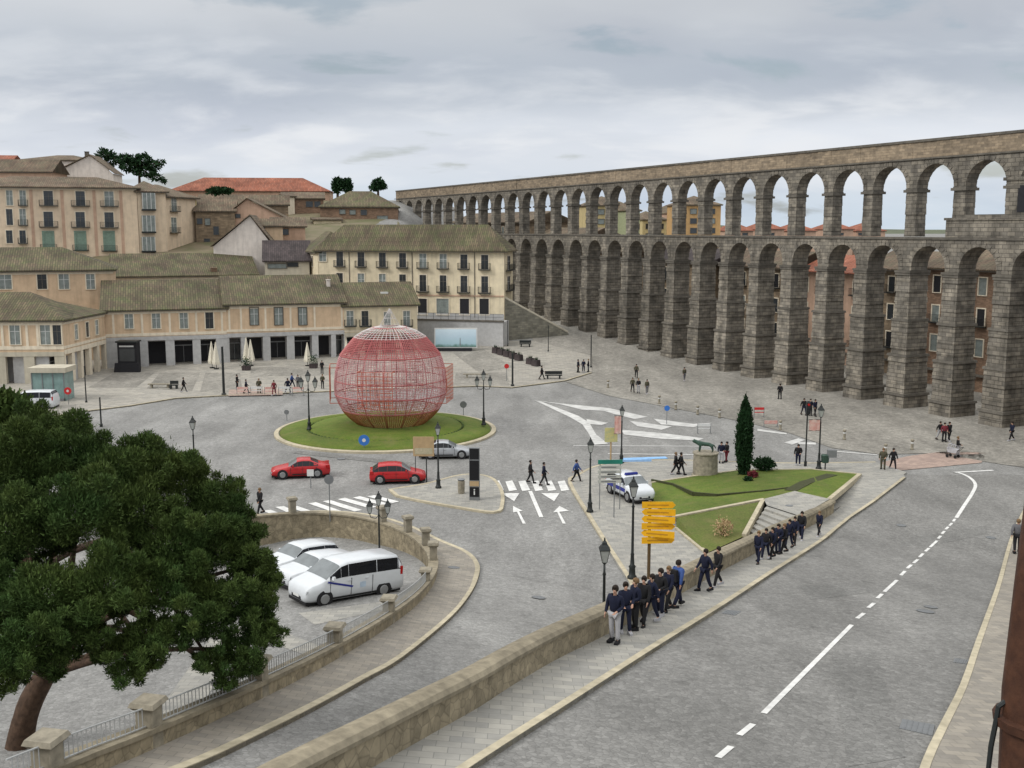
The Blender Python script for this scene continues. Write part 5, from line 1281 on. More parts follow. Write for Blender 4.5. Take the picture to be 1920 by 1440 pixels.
# ------------------------------------------------------------------ lamps
def lamp(kind='single'):
    r = empty('street_lamp')
    mb = MB(); mb.lathe([(.24, 0), (.24, .12), (.17, .2), (.15, .55), (.19, .62), (.11, .72), (.085, 1.2), (.10, 1.25), (.07, 1.32), (.055, 3.6), (.08, 3.66), (.045, 3.75), (.045, 4.1)], 10)
    mb.build('post', M['iron'], r, smooth=True)
    arms = [(0, 0, 4.1)] if kind == 'single' else [(.62, 0, 3.75), (-.62, 0, 3.75), (0, 0, 4.3)]
    if kind != 'single':
        mb = MB(); mb.path([(-.62, 0, 3.75), (-.55, 0, 3.5), (-.2, 0, 3.45), (0, 0, 3.7), (.2, 0, 3.45), (.55, 0, 3.5), (.62, 0, 3.75)], .03, 5); mb.tube((0, 0, 4.1), (0, 0, 4.32), .04); mb.build('arm', M['iron'], r)
    for (x, y, z) in arms:
        mb = MB(); q = math.pi/4
        mb.lathe([(.06, 0), (.12, .04), (.13, .07)], 4, (x, y, z), q)
        for k in range(4):
            a = q+k*math.pi/2; mb.tube((x+.13*math.cos(a), y+.13*math.sin(a), z+.06), (x+.27*math.cos(a), y+.27*math.sin(a), z+.58), .013, n=4)
        mb.lathe([(.30, .58), (.32, .61), (.20, .76), (.15, .80), (.12, .90), (.05, .95), (.045, 1.04), (.01, 1.1)], 4, (x, y, z), q)
        ln = mb.build('lantern', M['iron'], r)
        mb = MB(); mb.lathe([(.12, .07), (.26, .575)], 4, (x, y, z), q); mb.build('lantern_glass', mat('milky_lantern_glass', (.42, .44, .42), rough=.2, var=.15, spec=.6), ln)
    return r
L1 = lamp(); L3 = lamp('triple'); used = {1: 0, 3: 0}
GL = 'black iron lanterns on tall posts round the square'
def put_lamp(px, py, lab, kind=1, f=None, sc=1.0, rz=0):
    src = L1 if kind == 1 else L3
    o = src if not used[kind] else copy_tree(src); used[kind] = 1
    o.location = at(px, py, f or low, .11 if f is None else 0); o.rotation_euler = (0, 0, rz); o.scale = (sc, sc, sc); tag(o, lab, 'street lamp', GL)
put_lamp(1185, 1085, 'tall black lantern post rising behind the yellow direction signs', sc=1.1)
put_lamp(1106, 960, 'black lantern post at the kerb beside the small zebra crossing', sc=.99)
p = at(1131, 1238); L = copy_tree(L1); L.location = p; L.scale = (.93,)*3; tag(L, 'black lantern with pale glass rising just behind the stone wall', 'street lamp', GL)
put_lamp(822, 915, 'black lantern post on the small island beside the black totem', sc=.96)
put_lamp(1535, 880, 'black lantern post behind the lawn beside the traffic posts', sc=1.02)
put_lamp(1165, 868, 'black lantern post with red banner behind the patrol car', sc=.93)
put_lamp(580, 806, 'black triple lantern at the left side of the roundabout lawn', 3, lambda x, y: low(x, y)+.45, 1.05)
put_lamp(907, 797, 'black triple lantern at the right side of the roundabout lawn', 3, lambda x, y: low(x, y)+.45, 1.0)
put_lamp(712, 1062, 'black lantern post standing in the car park behind the vans', 3, lambda x, y: cpf(x, y), .82)
put_lamp(366, 905, 'black lantern whose top shows above the pine tree', sc=.98)
# thin poles
def pole(px, py, ptop, lab, r=.05, m='iron', f=low, cat='pole', name='lamp_pole'):
    p = at(px, py, f); x, y, z = ray(px, ptop); top = CAMH+z*p.y/y
    rt = empty(name, p, 0, lab, cat)
    mb = MB(); mb.lathe([(r*2.2, 0), (r*2.2, .25), (r*1.2, .35), (r, top-p.z-.05), (r*1.3, top-p.z)], 8); mb.build('shaft', M[m], rt)
    return rt, top-p.z
q, h = pole(420, 742, 650, 'thick dark pole at the left end of the bus stop', .13)
q, h = pole(961, 725, 662, 'dark pole right of the bauble behind the plaza kerb', .10)
q, h = pole(1108, 690, 628, 'thin dark pole beside the three people near the aqueduct', .07)
q, h = pole(162, 756, 686, 'thin dark pole by the glass kiosk', .06)
q, h = pole(190, 800, 745, 'dark bollard-like pole at the left road edge above the pine', .07)
q, h = pole(1028, 660, 610, 'slim pole at the foot of the ramp wall', .05)
q, h = pole(952, 650, 600, 'slim pole near the retaining wall corner', .05)
# traffic signs on posts
def sign(px, py, ptop, lab, shape, m, w, hh, rz=0, f=low, pm='greym', face2=None, cat='road sign'):
    p = at(px, py, f); x, y, z = ray(px, ptop); top = CAMH+z*p.y/y; H_ = top-p.z
    rt = empty('road_sign', p, rz, lab, cat)
    mb = MB(); mb.tube((0, 0, 0), (0, 0, H_-.05), .035, n=8); mb.build('post', M[pm], rt)
    mb = MB()
    if shape == 'disc': mb.lathe([(.01, 0), (w/2, 0), (w/2, .03), (.01, .03)], 20); mb.v = [(a, -.05-c, H_-w/2+b) for a, b, c in mb.v]
    elif shape == 'tri': mb.add([(-w/2, -.05, H_-hh), (w/2, -.05, H_-hh), (0, -.05, H_), (-w/2, -.08, H_-hh), (w/2, -.08, H_-hh), (0, -.08, H_)], [(0, 1, 2), (3, 5, 4), (0, 3, 4, 1), (1, 4, 5, 2), (2, 5, 3, 0)])
    else: mb.box(-w/2, w/2, -.08, -.05, H_-hh, H_)
    pn = mb.build('panel', M[m], rt)
    if face2:
        mb = MB(); k = .34
        if shape == 'disc': mb.lathe([(.01, 0), (w/2*k, 0), (w/2*k, .006), (.01, .006)], 20); mb.v = [(a, -.082-c, H_-w/2+b) for a, b, c in mb.v]
        else: mb.box(-w/2*k, w/2*k, -.088, -.082, H_-hh*.85, H_-hh*.15)
        mb.build('symbol', M[face2], pn)
    return rt, H_
sign(683, 846, 815, 'round blue arrow sign on the near edge of the roundabout lawn', 'disc', 'signb', .95, 0, face2='white')
sign(538, 789, 768, 'small grey backed sign on the left of the roundabout', 'disc', 'greym', .5, 0)
sign(869, 782, 752, 'small grey backed sign on the far side of the roundabout', 'disc', 'greym', .7, 0)
sign(619, 978, 890, 'grey backed round sign on a tall post by the near zebra crossing', 'disc', 'greym', .62, 0)
sign(583, 915, 880, 'small white backed sign in front of the red saloon', 'box', 'whitem', .5, .5)
sign(1151, 973, 905, 'slim grey sign post beside the patrol car', 'box', 'greym', .18, .5)
sign(1250, 795, 760, 'small blue backed sign on the far side road', 'disc', 'signb', .55, 0)
sign(950, 716, 682, 'small red disc sign on the right plaza edge', 'disc', 'signr', .6, 0)
sign(129, 760, 726, 'red no-entry disc beside the glass kiosk', 'disc', 'signr', .8, 0, face2='white')
# brown information board on two legs near the silver car
p = at(800, 905, low, .1); rt = empty('information_board', at(797, 862, low), 0, 'pale brown information board on two thin legs before the roundabout lawn', 'sign')
P0_ = at(797, 905); rt.location = P0_; sc = 2000/P0_.y
mb = MB(); zt = (905-815)/sc; mb.box(-22/sc, 18/sc, -.05, 0, zt-38/sc, zt); pn = mb.build('panel', M['board'], rt)
mb = MB(); mb.box(-19/sc, 15/sc, -.062, -.05, zt-34/sc, zt-22/sc); mb.build('picture', mat('faded_map_print', (.50, .42, .30), col2=(.35, .33, .22), scale=8), pn)
mb = MB(); mb.tube((-18/sc, 0, 0), (-18/sc, 0, zt-38/sc), .03); mb.build('leg', M['iron'], rt); mb = MB(); mb.tube((3/sc, 0, 0), (3/sc, 0, zt-38/sc), .045); mb.build('leg', M['iron'], rt)
# black totem
p = at(890, 937, low, .11); rt = empty('information_totem', p, R(-4), 'tall black information totem with photo panels on the small island', 'totem')
mb = MB(); mb.box(-.36, .36, -.16, .16, 0, 3.75); mb.build('body', M['greym'], rt)
mb = MB(); mb.box(-.33, .33, -.175, -.16, 2.95, 3.7); mb.build('poster', M['black'], rt)
mb = MB(); mb.box(-.33, .33, -.175, -.16, 1.45, 2.85); mb.build('poster', M['black'], rt)
mb = MB(); mb.box(-.33, .33, -.175, -.16, 1.02, 1.38); mb.build('poster', M['board'], rt)
mb = MB(); mb.box(-.33, .33, -.175, -.16, .25, .95); pn = mb.build('poster', M['black'], rt)
mb = MB(); mb.box(-.045, .045, -.19, -.175, .40, .66); mb.box(-.045, .045, -.19, -.175, .72, .82); mb.build('symbol', M['whitem'], pn)
# litter bin on the island
p = at(865, 925, low, .11); rt = empty('litter_bin', p, 0, 'small pale litter bin on the island beside the black totem', 'litter bin')
mb = MB(); mb.lathe([(.22, 0), (.24, .1), (.26, .9), (.22, .95), (.20, .8), (.01, .8)], 12); mb.build('body', M['pillar'], rt); mb = MB(); mb.lathe([(.27, 1.0), (.28, 1.05), (.01, 1.15)], 12); mb.tube((0, 0, .9), (0, 0, 1.05), .02); mb.build('lid', M['greym'], rt)
# yellow direction signs
p = at(1216, 1085, low, .11); rt = empty('direction_sign', p, R(-8), 'stack of yellow arrow direction signs on a brown post behind the stone wall', 'direction sign')
sc = 2000/(p.y*.99+2.8)
mb = MB(); mb.tube((0, 0, 0), (0, 0, 150/sc), .09, n=10); mb.build('post', mat('brown_post_paint', (.10, .065, .03), rough=.5), rt)
y = 150; hh = 13.5
for i, (m_, off, rz_) in enumerate([('signy', 20, 8), ('signy', 24, 2), ('signy', 18, -4), ('signy', 22, 6), ('signy', 16, -8), ('signy', 20, 12)]):
    w = 62/sc; h2 = hh/sc; z0 = (y-hh*(i+1)+1.5*i*0)/sc; x0 = -15/sc; mb = MB(); a = h2*.42
    s = 1 if i in (0, 3, 5) else -1
    pts = [(x0, z0), (x0+w-a, z0), (x0+w, z0+h2*.45), (x0+w-a, z0+h2*.9), (x0, z0+h2*.9)]
    if s < 0: pts = [(2*(x0+w/2)-a_, b_) for a_, b_ in pts][::-1]
    mb.add([(a_, -.13, b_) for a_, b_ in pts]+[(a_, -.09, b_) for a_, b_ in pts], [(0, 1, 2, 3, 4), (9, 8, 7, 6, 5)]+[(k, (k+1) % 5, 5+(k+1) % 5, 5+k) for k in range(5)])
    cs_, sn_ = math.cos(R(rz_)), math.sin(R(rz_)); mb.v = [(x*cs_-yy*sn_, x*sn_+yy*cs_, z) for x, yy, z in mb.v]
    ar = mb.build('arrow_panel', M[m_], rt)
    mb = MB(); mb.box(x0+w*.16, x0+w*.80, -.138, -.132, z0+h2*.36, z0+h2*.54); mb.v = [(x*cs_-yy*sn_, x*sn_+yy*cs_, z) for x, yy, z in mb.v]
    mb.build('lettering', mat('sign_lettering', (.50, .24, .02), rough=.5), ar)
# green direction board
p = at(1152, 972, low, .11); p = at(1160, 955, low, .11); rt = empty('direction_board', p, R(3), 'white and green direction board standing over the patrol car', 'direction sign')
sc = 2000/(p.y*.99+2.8)
mb = MB(); mb.box(-40/sc, 6/sc, -.05, 0, 87/sc, 95/sc); mb.build('green_panel', M['signg'], rt)
mb = MB(); mb.box(6/sc, 60/sc, -.05, 0, 91/sc, 95/sc); mb.build('blue_panel', mat('pale_blue_sign', (.30, .50, .80)), rt)
for i in range(4):
    mb = MB(); mb.box(-40/sc, 4/sc, -.05, 0, (78-9*i)/sc, (84-9*i)/sc); pn = mb.build('white_panel', mat('pale_sign_panel', (.45, .46, .42), rough=.5), rt)
    mb = MB(); mb.box(-34/sc, -6/sc, -.058, -.052, (80-9*i)/sc, (82-9*i)/sc); mb.build('lettering', M['greym'], pn)
mb = MB(); mb.tube((-36/sc, .03, 0), (-36/sc, .03, 95/sc), .03); mb.build('post', M['greym'], rt); mb = MB(); mb.tube((2/sc, .03, 0), (2/sc, .03, 95/sc), .03); mb.build('post', M['greym'], rt)
# pale yellow tourist board + red banner on lamp
p = at(1145, 866, low, .11); rt = empty('tourist_board', p, R(5), 'pale yellow tourist board beside the lamp with the banner', 'sign')
sc = 2000/(p.y*.99+2.8)
mb = MB(); mb.box(-12/sc, 12/sc, -.06, 0, 38/sc, 65/sc); mb.build('panel', mat('pale_yellow_board', (.58, .52, .22), col2=(.42, .44, .25), scale=6), rt); mb = MB(); mb.tube((0, .02, 0), (0, .02, 40/sc), .07); mb.build('post', M['board'], rt)
p = at(1165, 868, low, .11)
def banner(px, py, y0, y1, x0, x1, lab, m='signr'):
    p = at(px, py, low, .11); rt = empty('street_banner', p, 0, lab, 'banner'); sc = 2000/(p.y*.99+2.8)
    mb = MB(); n = 6
    a = [(x0/sc+(x1-x0)/sc*i/n, .03*math.sin(i*1.6)) for i in range(n+1)]
    for z in ((py-y1)/sc, (py-y0)/sc): pass
    zb, zt = (py-y1)/sc, (py-y0)/sc
    vs = [(x, y-.1, zb) for x, y in a]+[(x, y-.1, zt) for x, y in a]+[(x, y-.085, zb) for x, y in a]+[(x, y-.085, zt) for x, y in a]; k = n+1
    mb.add(vs, [(i, i+1, k+i+1, k+i) for i in range(n)]+[(2*k+i, 3*k+i, 3*k+i+1, 2*k+i+1) for i in range(n)]); mb.build('cloth', M[m], rt, smooth=True)
    mb = MB(); mb.tube((x0/sc-.05, -.09, zt), (x1/sc+.1, -.09, zt), .02); mb.tube((x0/sc-.05, -.09, zb), (x1/sc+.1, -.09, zb), .02); mb.build('rod', M['iron'], rt)
M['pinkb'] = mat('faded_pink_banner', (.55, .25, .22), col2=(.60, .45, .40), scale=3)
banner(1165, 868, 778, 812, -14, -2, 'faded pink banner hanging on the lamp behind the patrol car', 'pinkb')
banner(1535, 880, 785, 806, -22, -2, 'faded red banner hanging on the lamp behind the lawn', 'pinkb')
# traffic light posts
for px, py, pt, lab in ((1510, 874, 752, 'dark traffic light post left of the lamp behind the lawn'),):
    p = at(px, py, low, .11); x, y, z = ray(px, pt); top = CAMH+z*p.y/y-p.z; rt = empty('traffic_light', p, 0, lab, 'traffic light')
    mb = MB(); mb.tube((0, 0, 0), (0, 0, top), .06, n=8); mb.tube((0, 0, 0), (0, 0, .4), .12, n=8); mb.build('post', M['iron'], rt)
    mb = MB(); mb.box(-.16, .16, -.3, -.05, top-1.0, top-.1); hd = mb.build('signal_head', M['iron'], rt)
    for i in range(3):
        mb = MB(); mb.lathe([(.10, 0), (.10, .05), (.01, .06)], 12); mb.v = [(a, -.30-c, top-.25-i*.28+b) for a, b, c in mb.v]; mb.build('lens', M['dark'] if i else M['taill'], hd)
# litter bin pair
p = at(1547, 880, low, .11); rt = empty('litter_bin', p, 0, 'green and grey litter bin on a post behind the lawn corner', 'litter bin')
mb = MB(); mb.tube((0, 0, 0), (0, 0, 1.1), .05); mb.build('post', M['iron'], rt); mb = MB(); mb.lathe([(.22, .55), (.3, .6), (.33, 1.15), (.3, 1.2), (.01, 1.22)], 12, (-.05, -.05, 0)); mb.build('bin', M['bronze'], rt)
mb = MB(); mb.box(.1, .8, -.3, .05, 1.0, 1.6); mb.build('sign_box', M['greym'], rt)
# bollards
BP = [(1140, 727, 'alone left of the four friends'), (1236, 757, 'just behind the small blue sign'), (1308, 777, 'second to the right of the blue sign'), (1349, 783, 'nearest to the cypress on its left'), (1463, 806, 'right of the low reddish barrier'), (1583, 824, 'right of the lantern post behind the lawn'), (1710, 843, 'at the far edge of the red crossing'), (1660, 852, 'behind the couple at the red crossing'), (1267, 768, 'between the blue sign and the road')]
bo = None
for i, (x, y, wh) in enumerate(BP):
    if bo is None:
        bo = empty('bollard'); mb = MB(); mb.lathe([(.16, 0), (.16, .1), (.12, .15), (.12, .75), (.17, .8), (.17, .88), (.02, .95)], 10); mb.build('shaft', M['pillar'], bo, smooth=True)
        mb = MB(); mb.lathe([(.125, .55), (.135, .56), (.135, .66), (.125, .67)], 10); mb.build('band', M['whitem'], bo); o = bo
    else: o = copy_tree(bo)
    o.location = at(x, y, low, .02); tag(o, 'short stone bollard '+wh, 'bollard', 'bollards along the paved edge')
# pram
p = at(1786, 858, low, .02); rt = empty('pram', p, R(40), 'small pale pram on the paving behind the red crossing', 'pram')
mb = MB(); mb.add([(-.25, -.4, .45), (.25, -.4, .45), (.25, .35, .45), (-.25, .35, .45), (-.22, -.5, .75), (.22, -.5, .75), (.22, .45, .85), (-.22, .45, .85)], [(0, 3, 2, 1), (4, 5, 6, 7), (0, 1, 5, 4), (1, 2, 6, 5), (2, 3, 7, 6), (3, 0, 4, 7)]); mb.build('basket', M['lightc'], rt)
mb = MB(); mb.path([(-.24, .1, .8), (-.24, .0, 1.1), (.24, .0, 1.1), (.24, .1, .8)], .05, 5); mb.path([(-.24, .3, .8), (-.24, .25, 1.15), (.24, .25, 1.15), (.24, .3, .8)], .06, 5); mb.build('hood', M['lightc'], rt)
mb = MB(); mb.path([(-.22, -.45, .6), (-.22, -.8, 1.0), (.22, -.8, 1.0), (.22, -.45, .6)], .02, 5); mb.build('handle', M['iron'], rt)
for x in (-.27, .27):
    for yy in (-.35, .35):
        mb = MB(); mb.lathe([(.01, 0), (.14, 0), (.14, .03), (.01, .03)], 12); mb.v = [(x+c, yy+a, .14+b) for a, b, c in mb.v]; mb.build('wheel', M['tyre'], rt)
# red barrier frames, road works
def frame(px, py, lab, w=1.6, h=1.0, m='signr', rz=0):
    p = at(px, py, low, .03); rt = empty('barrier', p, rz, lab, 'barrier')
    mb = MB()
    for x in (-w/2, w/2): mb = MB(); mb.tube((x, 0, 0), (x, 0, h), .035); mb.tube((x, -.3, .02), (x, .3, .02), .03); mb.build('leg', M['greym'], rt)
    mb = MB(); mb.box(-w/2, w/2, -.03, .03, h-.25, h); mb.box(-w/2, w/2, -.02, .02, h*.45, h*.45+.08); mb.build('board', M[m], rt)
frame(1423, 782, 'red barrier on the paving right of the cypress top', 1.0, 1.0); frame(1445, 800, 'low reddish barrier on the paving below the red one', 1.3, .6, 'pinkb')
frame(1320, 812, 'white barrier frame on the road behind the plinth', 1.2, .9, 'whitem')
# bus stop group: pinkish barrier panels
for i in range(5):
    frame(455+i*26, 741-(i % 2), ['pink barrier panel by the bus stop, first from the left', 'second pink barrier panel by the bus stop', 'pink barrier panel in the middle by the bus stop', 'fourth pink barrier panel by the bus stop', 'pink barrier panel by the bus stop, last on the right'][i], 1.3, .95, 'pinkb' if i % 2 == 0 else 'whitem')
# benches
def bench(px, py, lab, w=2.2, m='pillar', rz=0, back=False):
    p = at(px, py, low, .1); rt = empty('bench', p, rz, lab, 'bench')
    mb = MB(); mb.box(-w/2, w/2, -.25, .25, .40, .50); mb.build('seat', M[m], rt)
    for x in (-w*.35, w*.35): mb = MB(); mb.box(x-.1, x+.1, -.2, .2, 0, .40); mb.build('leg', M[m], rt)
    if back: mb = MB(); mb.box(-w/2, w/2, .2, .28, .55, .95); mb.build('backrest', M[m], rt)
bench(300, 727, 'long low stone bench on the left plaza', 2.8); bench(326, 729, 'dark short bench beside the walker on the left plaza', 1.0, 'iron', back=True)
bench(892, 708, 'long stone bench between bauble and pole on the right plaza', 3.2); bench(1038, 710, 'dark metal bench on the right plaza', 2.2, 'iron', back=True)
bench(985, 650, 'dark bench on the sloping paving near the ramp wall', 1.8, 'iron', back=True)
# dark planter blocks
k = 0
for i in range(8):
    if i == 5: continue
    t = i/7; x, y = 930+75*t, 662+24*t; p = at(x, y, low, .1); rt = empty('planter', p, R(-50), ['dark planter block, nearest the grey wall in its row', 'dark planter block, second from the grey wall', 'dark planter block, third from the grey wall', 'dark planter block, fourth from the grey wall', 'dark planter block, left of the gap in the row', '', 'dark planter block, right of the gap in the row', 'dark planter block, last of the row near the orange ledge'][i], 'planter', 'dark planter blocks in a row on the right plaza')
    mb = MB(); mb.box(-.55, .55, -.4, .4, 0, .85, .05, .05); mb.build('box', M['slate'], rt)
    mb = MB()
    for j in range(26): a = random.uniform(0, 6.28); r_ = random.uniform(.05, .4); mb.tube((r_*math.cos(a), r_*.6*math.sin(a), .8), (r_*1.4*math.cos(a), r_*math.sin(a), 1.1+random.random()*.2), .03, .005, n=3)
    mb.build('plants', M['leafd'], rt)
# billboard
p = at(855, 657, low, .1); rt = empty('billboard', p, 0, 'large pale blue picture billboard on a dark base before the grey wall', 'billboard'); sc = 2000/(p.y*.99+2.8)
mb = MB(); mb.box(-40/sc, 40/sc, -.2, .2, 5/sc, 42/sc); mb.build('frame', M['whitem'], rt)
m = D.materials.new('billboard_picture'); m.use_nodes = True; MATS['bp'] = m; nn = m.node_tree; b_ = nn.nodes['Principled BSDF']; b_.inputs['Roughness'].default_value = .4
tcn = nn.nodes.new('ShaderNodeTexCoord'); se = nn.nodes.new('ShaderNodeSeparateXYZ'); nn.links.new(tcn.outputs['Object'], se.inputs[0]); rp = nn.nodes.new('ShaderNodeValToRGB'); mr = nn.nodes.new('ShaderNodeMapRange'); mr.inputs[1].default_value = 5/sc; mr.inputs[2].default_value = 42/sc
nz = nn.nodes.new('ShaderNodeTexNoise'); nz.inputs['Scale'].default_value = 1.6; nn.links.new(tcn.outputs['Object'], nz.inputs[0]); ad = nn.nodes.new('ShaderNodeMath'); ad.operation = 'MULTIPLY_ADD'; ad.inputs[1].default_value = .25; nn.links.new(nz.outputs[0], ad.inputs[0]); nn.links.new(mr.outputs[0], ad.inputs[2])
nn.links.new(se.outputs[2], mr.inputs[0]); nn.links.new(ad.outputs[0], rp.inputs[0]); e = rp.color_ramp.elements; e[0].position = .18; e[0].color = (.10, .22, .18, 1); e[1].position = .34; e[1].color = (.40, .58, .66, 1); e.new(.7).color = (.50, .65, .76, 1); e.new(.98).color = (.62, .76, .86, 1)
nn.links.new(rp.outputs[0], b_.inputs['Base Color'])
mb = MB(); mb.box(-38/sc, 38/sc, -.22, -.2, 7/sc, 40/sc); mb.build('picture', m, rt)
mb = MB(); mb.box(7/sc, 9/sc, -.235, -.22, 9/sc, 24/sc, .05); mb.build('printed_spire', M['greym'], rt)
mb = MB(); mb.box(-42/sc, 30/sc, -.7, .6, -.2, 5/sc); mb.build('base', M['dark'], rt)

# closed parasols, kiosk, shelter
GP = 'closed cream parasols before the arcade'
pa = None
for px, py, pt, lab in ((398, 690, 640, 'closed cream parasol, left one of the pair by the dark arcade bay'), (406, 692, 641, 'closed cream parasol, right one of the pair by the dark arcade bay'), (463, 684, 632, 'narrow closed cream parasol beside the wide one'), (471, 686, 636, 'wide closed cream parasol between the third and fourth arcade bays'), (577, 686, 642, 'small closed parasol standing alone by the potted shrub'), (650, 682, 636, 'thin closed parasol just left of the bauble')):
    p = at(px, py, low, .1); x, y, z = ray(px, pt); H_ = CAMH+z*p.y/y-p.z; rt = empty('closed_parasol', p, random.random()*3, lab, 'parasol', GP)
    mb = MB(); mb.tube((0, 0, 0), (0, 0, H_), .04); mb.lathe([(.35, 0), (.35, .1), (.05, .14)], 10); mb.build('pole', M['iron'], rt)
    mb = MB(); nn_ = 10; prof = [(.50, .62), (.55, .9), (.42, 1.6), (.30, 2.3), (.16, 3.0), (.05, 3.6)]; sc_ = H_/3.6
    vs = [((r * (1 if j % 2 else .62))*math.cos(2*math.pi*j/nn_), (r*(1 if j % 2 else .62))*math.sin(2*math.pi*j/nn_), z_*sc_) for r, z_ in prof for j in range(nn_)]
    mb.add(vs, [(i*nn_+j, i*nn_+(j+1) % nn_, (i+1)*nn_+(j+1) % nn_, (i+1)*nn_+j) for i in range(len(prof)-1) for j in range(nn_)]); mb.build('canopy', M['canvas'], rt)
p = at(240, 697, low, .1); rt = empty('kiosk', p, R(2), 'black entrance kiosk with wide dark base before the first arcade bay', 'kiosk')
mb = MB(); mb.box(-1.25, 1.25, 0, 1.6, .0, 3.9); mb.build('body', M['dark'], rt); mb = MB(); mb.box(-1.7, 1.7, -.5, 0, 0, 1.2, .15, .1); mb.build('counter', M['dark'], rt)
mb = MB(); mb.box(-1.4, 1.4, -.35, 1.7, 3.9, 4.1); mb.build('roof', M['iron'], rt); mb = MB(); mb.box(-1.0, .9, -.03, 0, 3.3, 3.5); mb.build('fascia', M['whitem'], rt)
mb = MB(); mb.box(-1.0, 1.0, -.02, 0, 1.4, 3.1); mb.build('glass_front', M['glass'], rt)
p0 = at(62, 752, low, .1); p1 = at(122, 752, low, .1); w = (p1-p0).length; rt = empty('glass_shelter', p0, 0, 'greenish glass lift shelter with flat grey roof at the left', 'shelter'); 
mb = MB(); mb.box(0, w, 0, 2.6, 0, 3.2); mb.build('glass_wall', M['kglass'], rt)
mb = MB()
for x in (0, w*.33, w*.66, w): mb.box(x-.05, x+.05, -.05, .0, 0, 3.2)
mb.box(-.05, w+.05, -.05, 0, 0, .3); mb.build('frame', M['greym'], rt)
mb = MB(); mb.box(-.3, w+.3, -.3, 2.9, 3.2, 3.75); mb.build('roof', M['pale'], rt)
# potted shrubs before the arcade
for px, py, lab in ((588, 690, 'dark potted shrub beside the lone closed parasol'), (462, 694, 'small potted shrub below the closed parasols')):
    p = at(px, py, low, .1); rt = empty('potted_shrub', p, 0, lab, 'shrub'); mb = MB(); mb.box(-.5, .5, -.4, .4, 0, .6, -.05, -.05); mb.build('pot', M['slate'], rt)
    mb = MB()
    for j in range(160):
        v = Vector((random.gauss(0, .35), random.gauss(0, .3), 1.1+random.gauss(0, .35))); d = Vector((random.gauss(0, 1), random.gauss(0, 1), random.gauss(0, 1))).normalized()*.16; s_ = d.orthogonal().normalized()*.08
        mb.add([v-s_, v+s_, v+d], [(0, 1, 2)])
    mb.build('foliage', M['leafd'], rt)

# ------------------------------------------------------------------ bauble
bz = .75; RX, RZ, zc_ = 5.42, 4.75, .75+4.25
rt = empty('wire_bauble', (RC.x+.5, RC.y, bz), 0, 'giant openwork Christmas bauble of red wire on the roundabout lawn', 'sculpture')
BR = [(-.05, 3.3), (.05, 3.35), (.5, 4.0), (1.1, 4.65), (1.9, 5.2), (2.95, 5.62), (3.75, 5.66), (5.15, 5.5), (6.5, 5.1), (7.3, 4.45), (8.28, 3.55), (8.85, 2.6), (9.15, 1.7), (9.3, .9), (10.5, .1)]
def br(z): return lin(z, BR)*.935
z_lo, z_hi = .05, 9.1
def bring(mb, z, r_, n=64, k=1.0):
    rr = br(z)*k; mb.path([(rr*math.cos(2*math.pi*i/n), rr*math.sin(2*math.pi*i/n), z) for i in range(n+1)], r_, 4)
def bmer(mb, z0, z1, n, r_, k=1.0, ph=0, m=16):
    for j in range(n):
        a = 2*math.pi*j/n+ph; mb.path([(br(z0+(z1-z0)*i/m)*k*math.cos(a), br(z0+(z1-z0)*i/m)*k*math.sin(a), z0+(z1-z0)*i/m) for i in range(m+1)], r_, 4)
mb = MB(); bmer(mb, z_lo, z_hi, 16, .045)
for z in (.05, 1.5, 2.95, 4.3, 6.6, 8.28, 9.15): bring(mb, z, .05)
mb.build('frame', M['red'], rt)
mb = MB(); bmer(mb, .9, 6.9, 110, .023, k=1.004, m=10)
for i in range(26): bring(mb, 2.9+i*.155, .021, 48, 1.004)
for i in range(6): bring(mb, 1.6+i*.24, .02, 48, 1.004)
mb.build('wire_mesh', M['pinkwire'], rt)
mb = MB(); bmer(mb, .0, 1.5, 130, .03, k=1.008, m=5)
for i in range(11): bring(mb, .05+i*.14, .03, 48, 1.008)
mb.build('bronze_mesh', M['gold'], rt)
mb = MB(); bmer(mb, 6.6, 8.25, 140, .026, k=1.01, m=6)
for i in range(12): bring(mb, 6.65+i*.14, .026, 48, 1.01)
mb.build('red_band', M['red'], rt)
mb = MB(); bmer(mb, 8.25, 9.3, 52, .024, k=1.015, m=6)
for i in range(6): bring(mb, 8.3+i*.17, .022, 48, 1.015)
mb.build('white_crown', M['whwire'], rt)
for a in (R(-8), R(188), R(80), R(262)):
    mb = MB(); c = Vector((math.cos(a), math.sin(a), 0)); t = Vector((-c.y, c.x, 0))
    for z in np.linspace(2.3, 5.6, 10): mb.tube(c*(RX+.25)-t*1.6+Vector((0, 0, z)), c*(RX+.25)+t*1.6+Vector((0, 0, z)), .028, n=4)
    for s in np.linspace(-1.6, 1.6, 9): mb.tube(c*(RX+.25)+t*s+Vector((0, 0, 2.3)), c*(RX+.25)+t*s+Vector((0, 0, 5.6)), .028, n=4)
    for s in (-1.6, 1.6):
        for z in (2.3, 5.6): mb.tube(c*(RX+.25)+t*s+Vector((0, 0, z)), c*(RX-.9)+t*s+Vector((0, 0, z)), .04, n=4)
    mb.build('portal_frame', mat('orange_red_wire', (.45, .11, .06), rough=.5, var=.15), rt)
mb = MB(); bmer(mb, 3.9, 3.95, 1, .01, m=1)
for k in range(30):   # inner tinsel stars and struts
    a = k*2.4; r_ = 1.5+(k % 5)*.6; z = 2.2+(k*.37) % 3.6
    p = Vector((r_*math.cos(a), r_*math.sin(a), z)); mb.tube(p-Vector((.5, 0, .3)), p+Vector((.5, 0, .3)), .03, n=3); mb.tube(p-Vector((0, .2, -.45)), p+Vector((0, .2, -.45)), .03, n=3)
mb.build('tinsel', M['whwire'], rt)
mb = MB(); mb.lathe([(.9, 8.2), (.9, 8.8), (.55, 8.9), (.05, 10.2)], 12); 
mb2 = MB(); n = 14
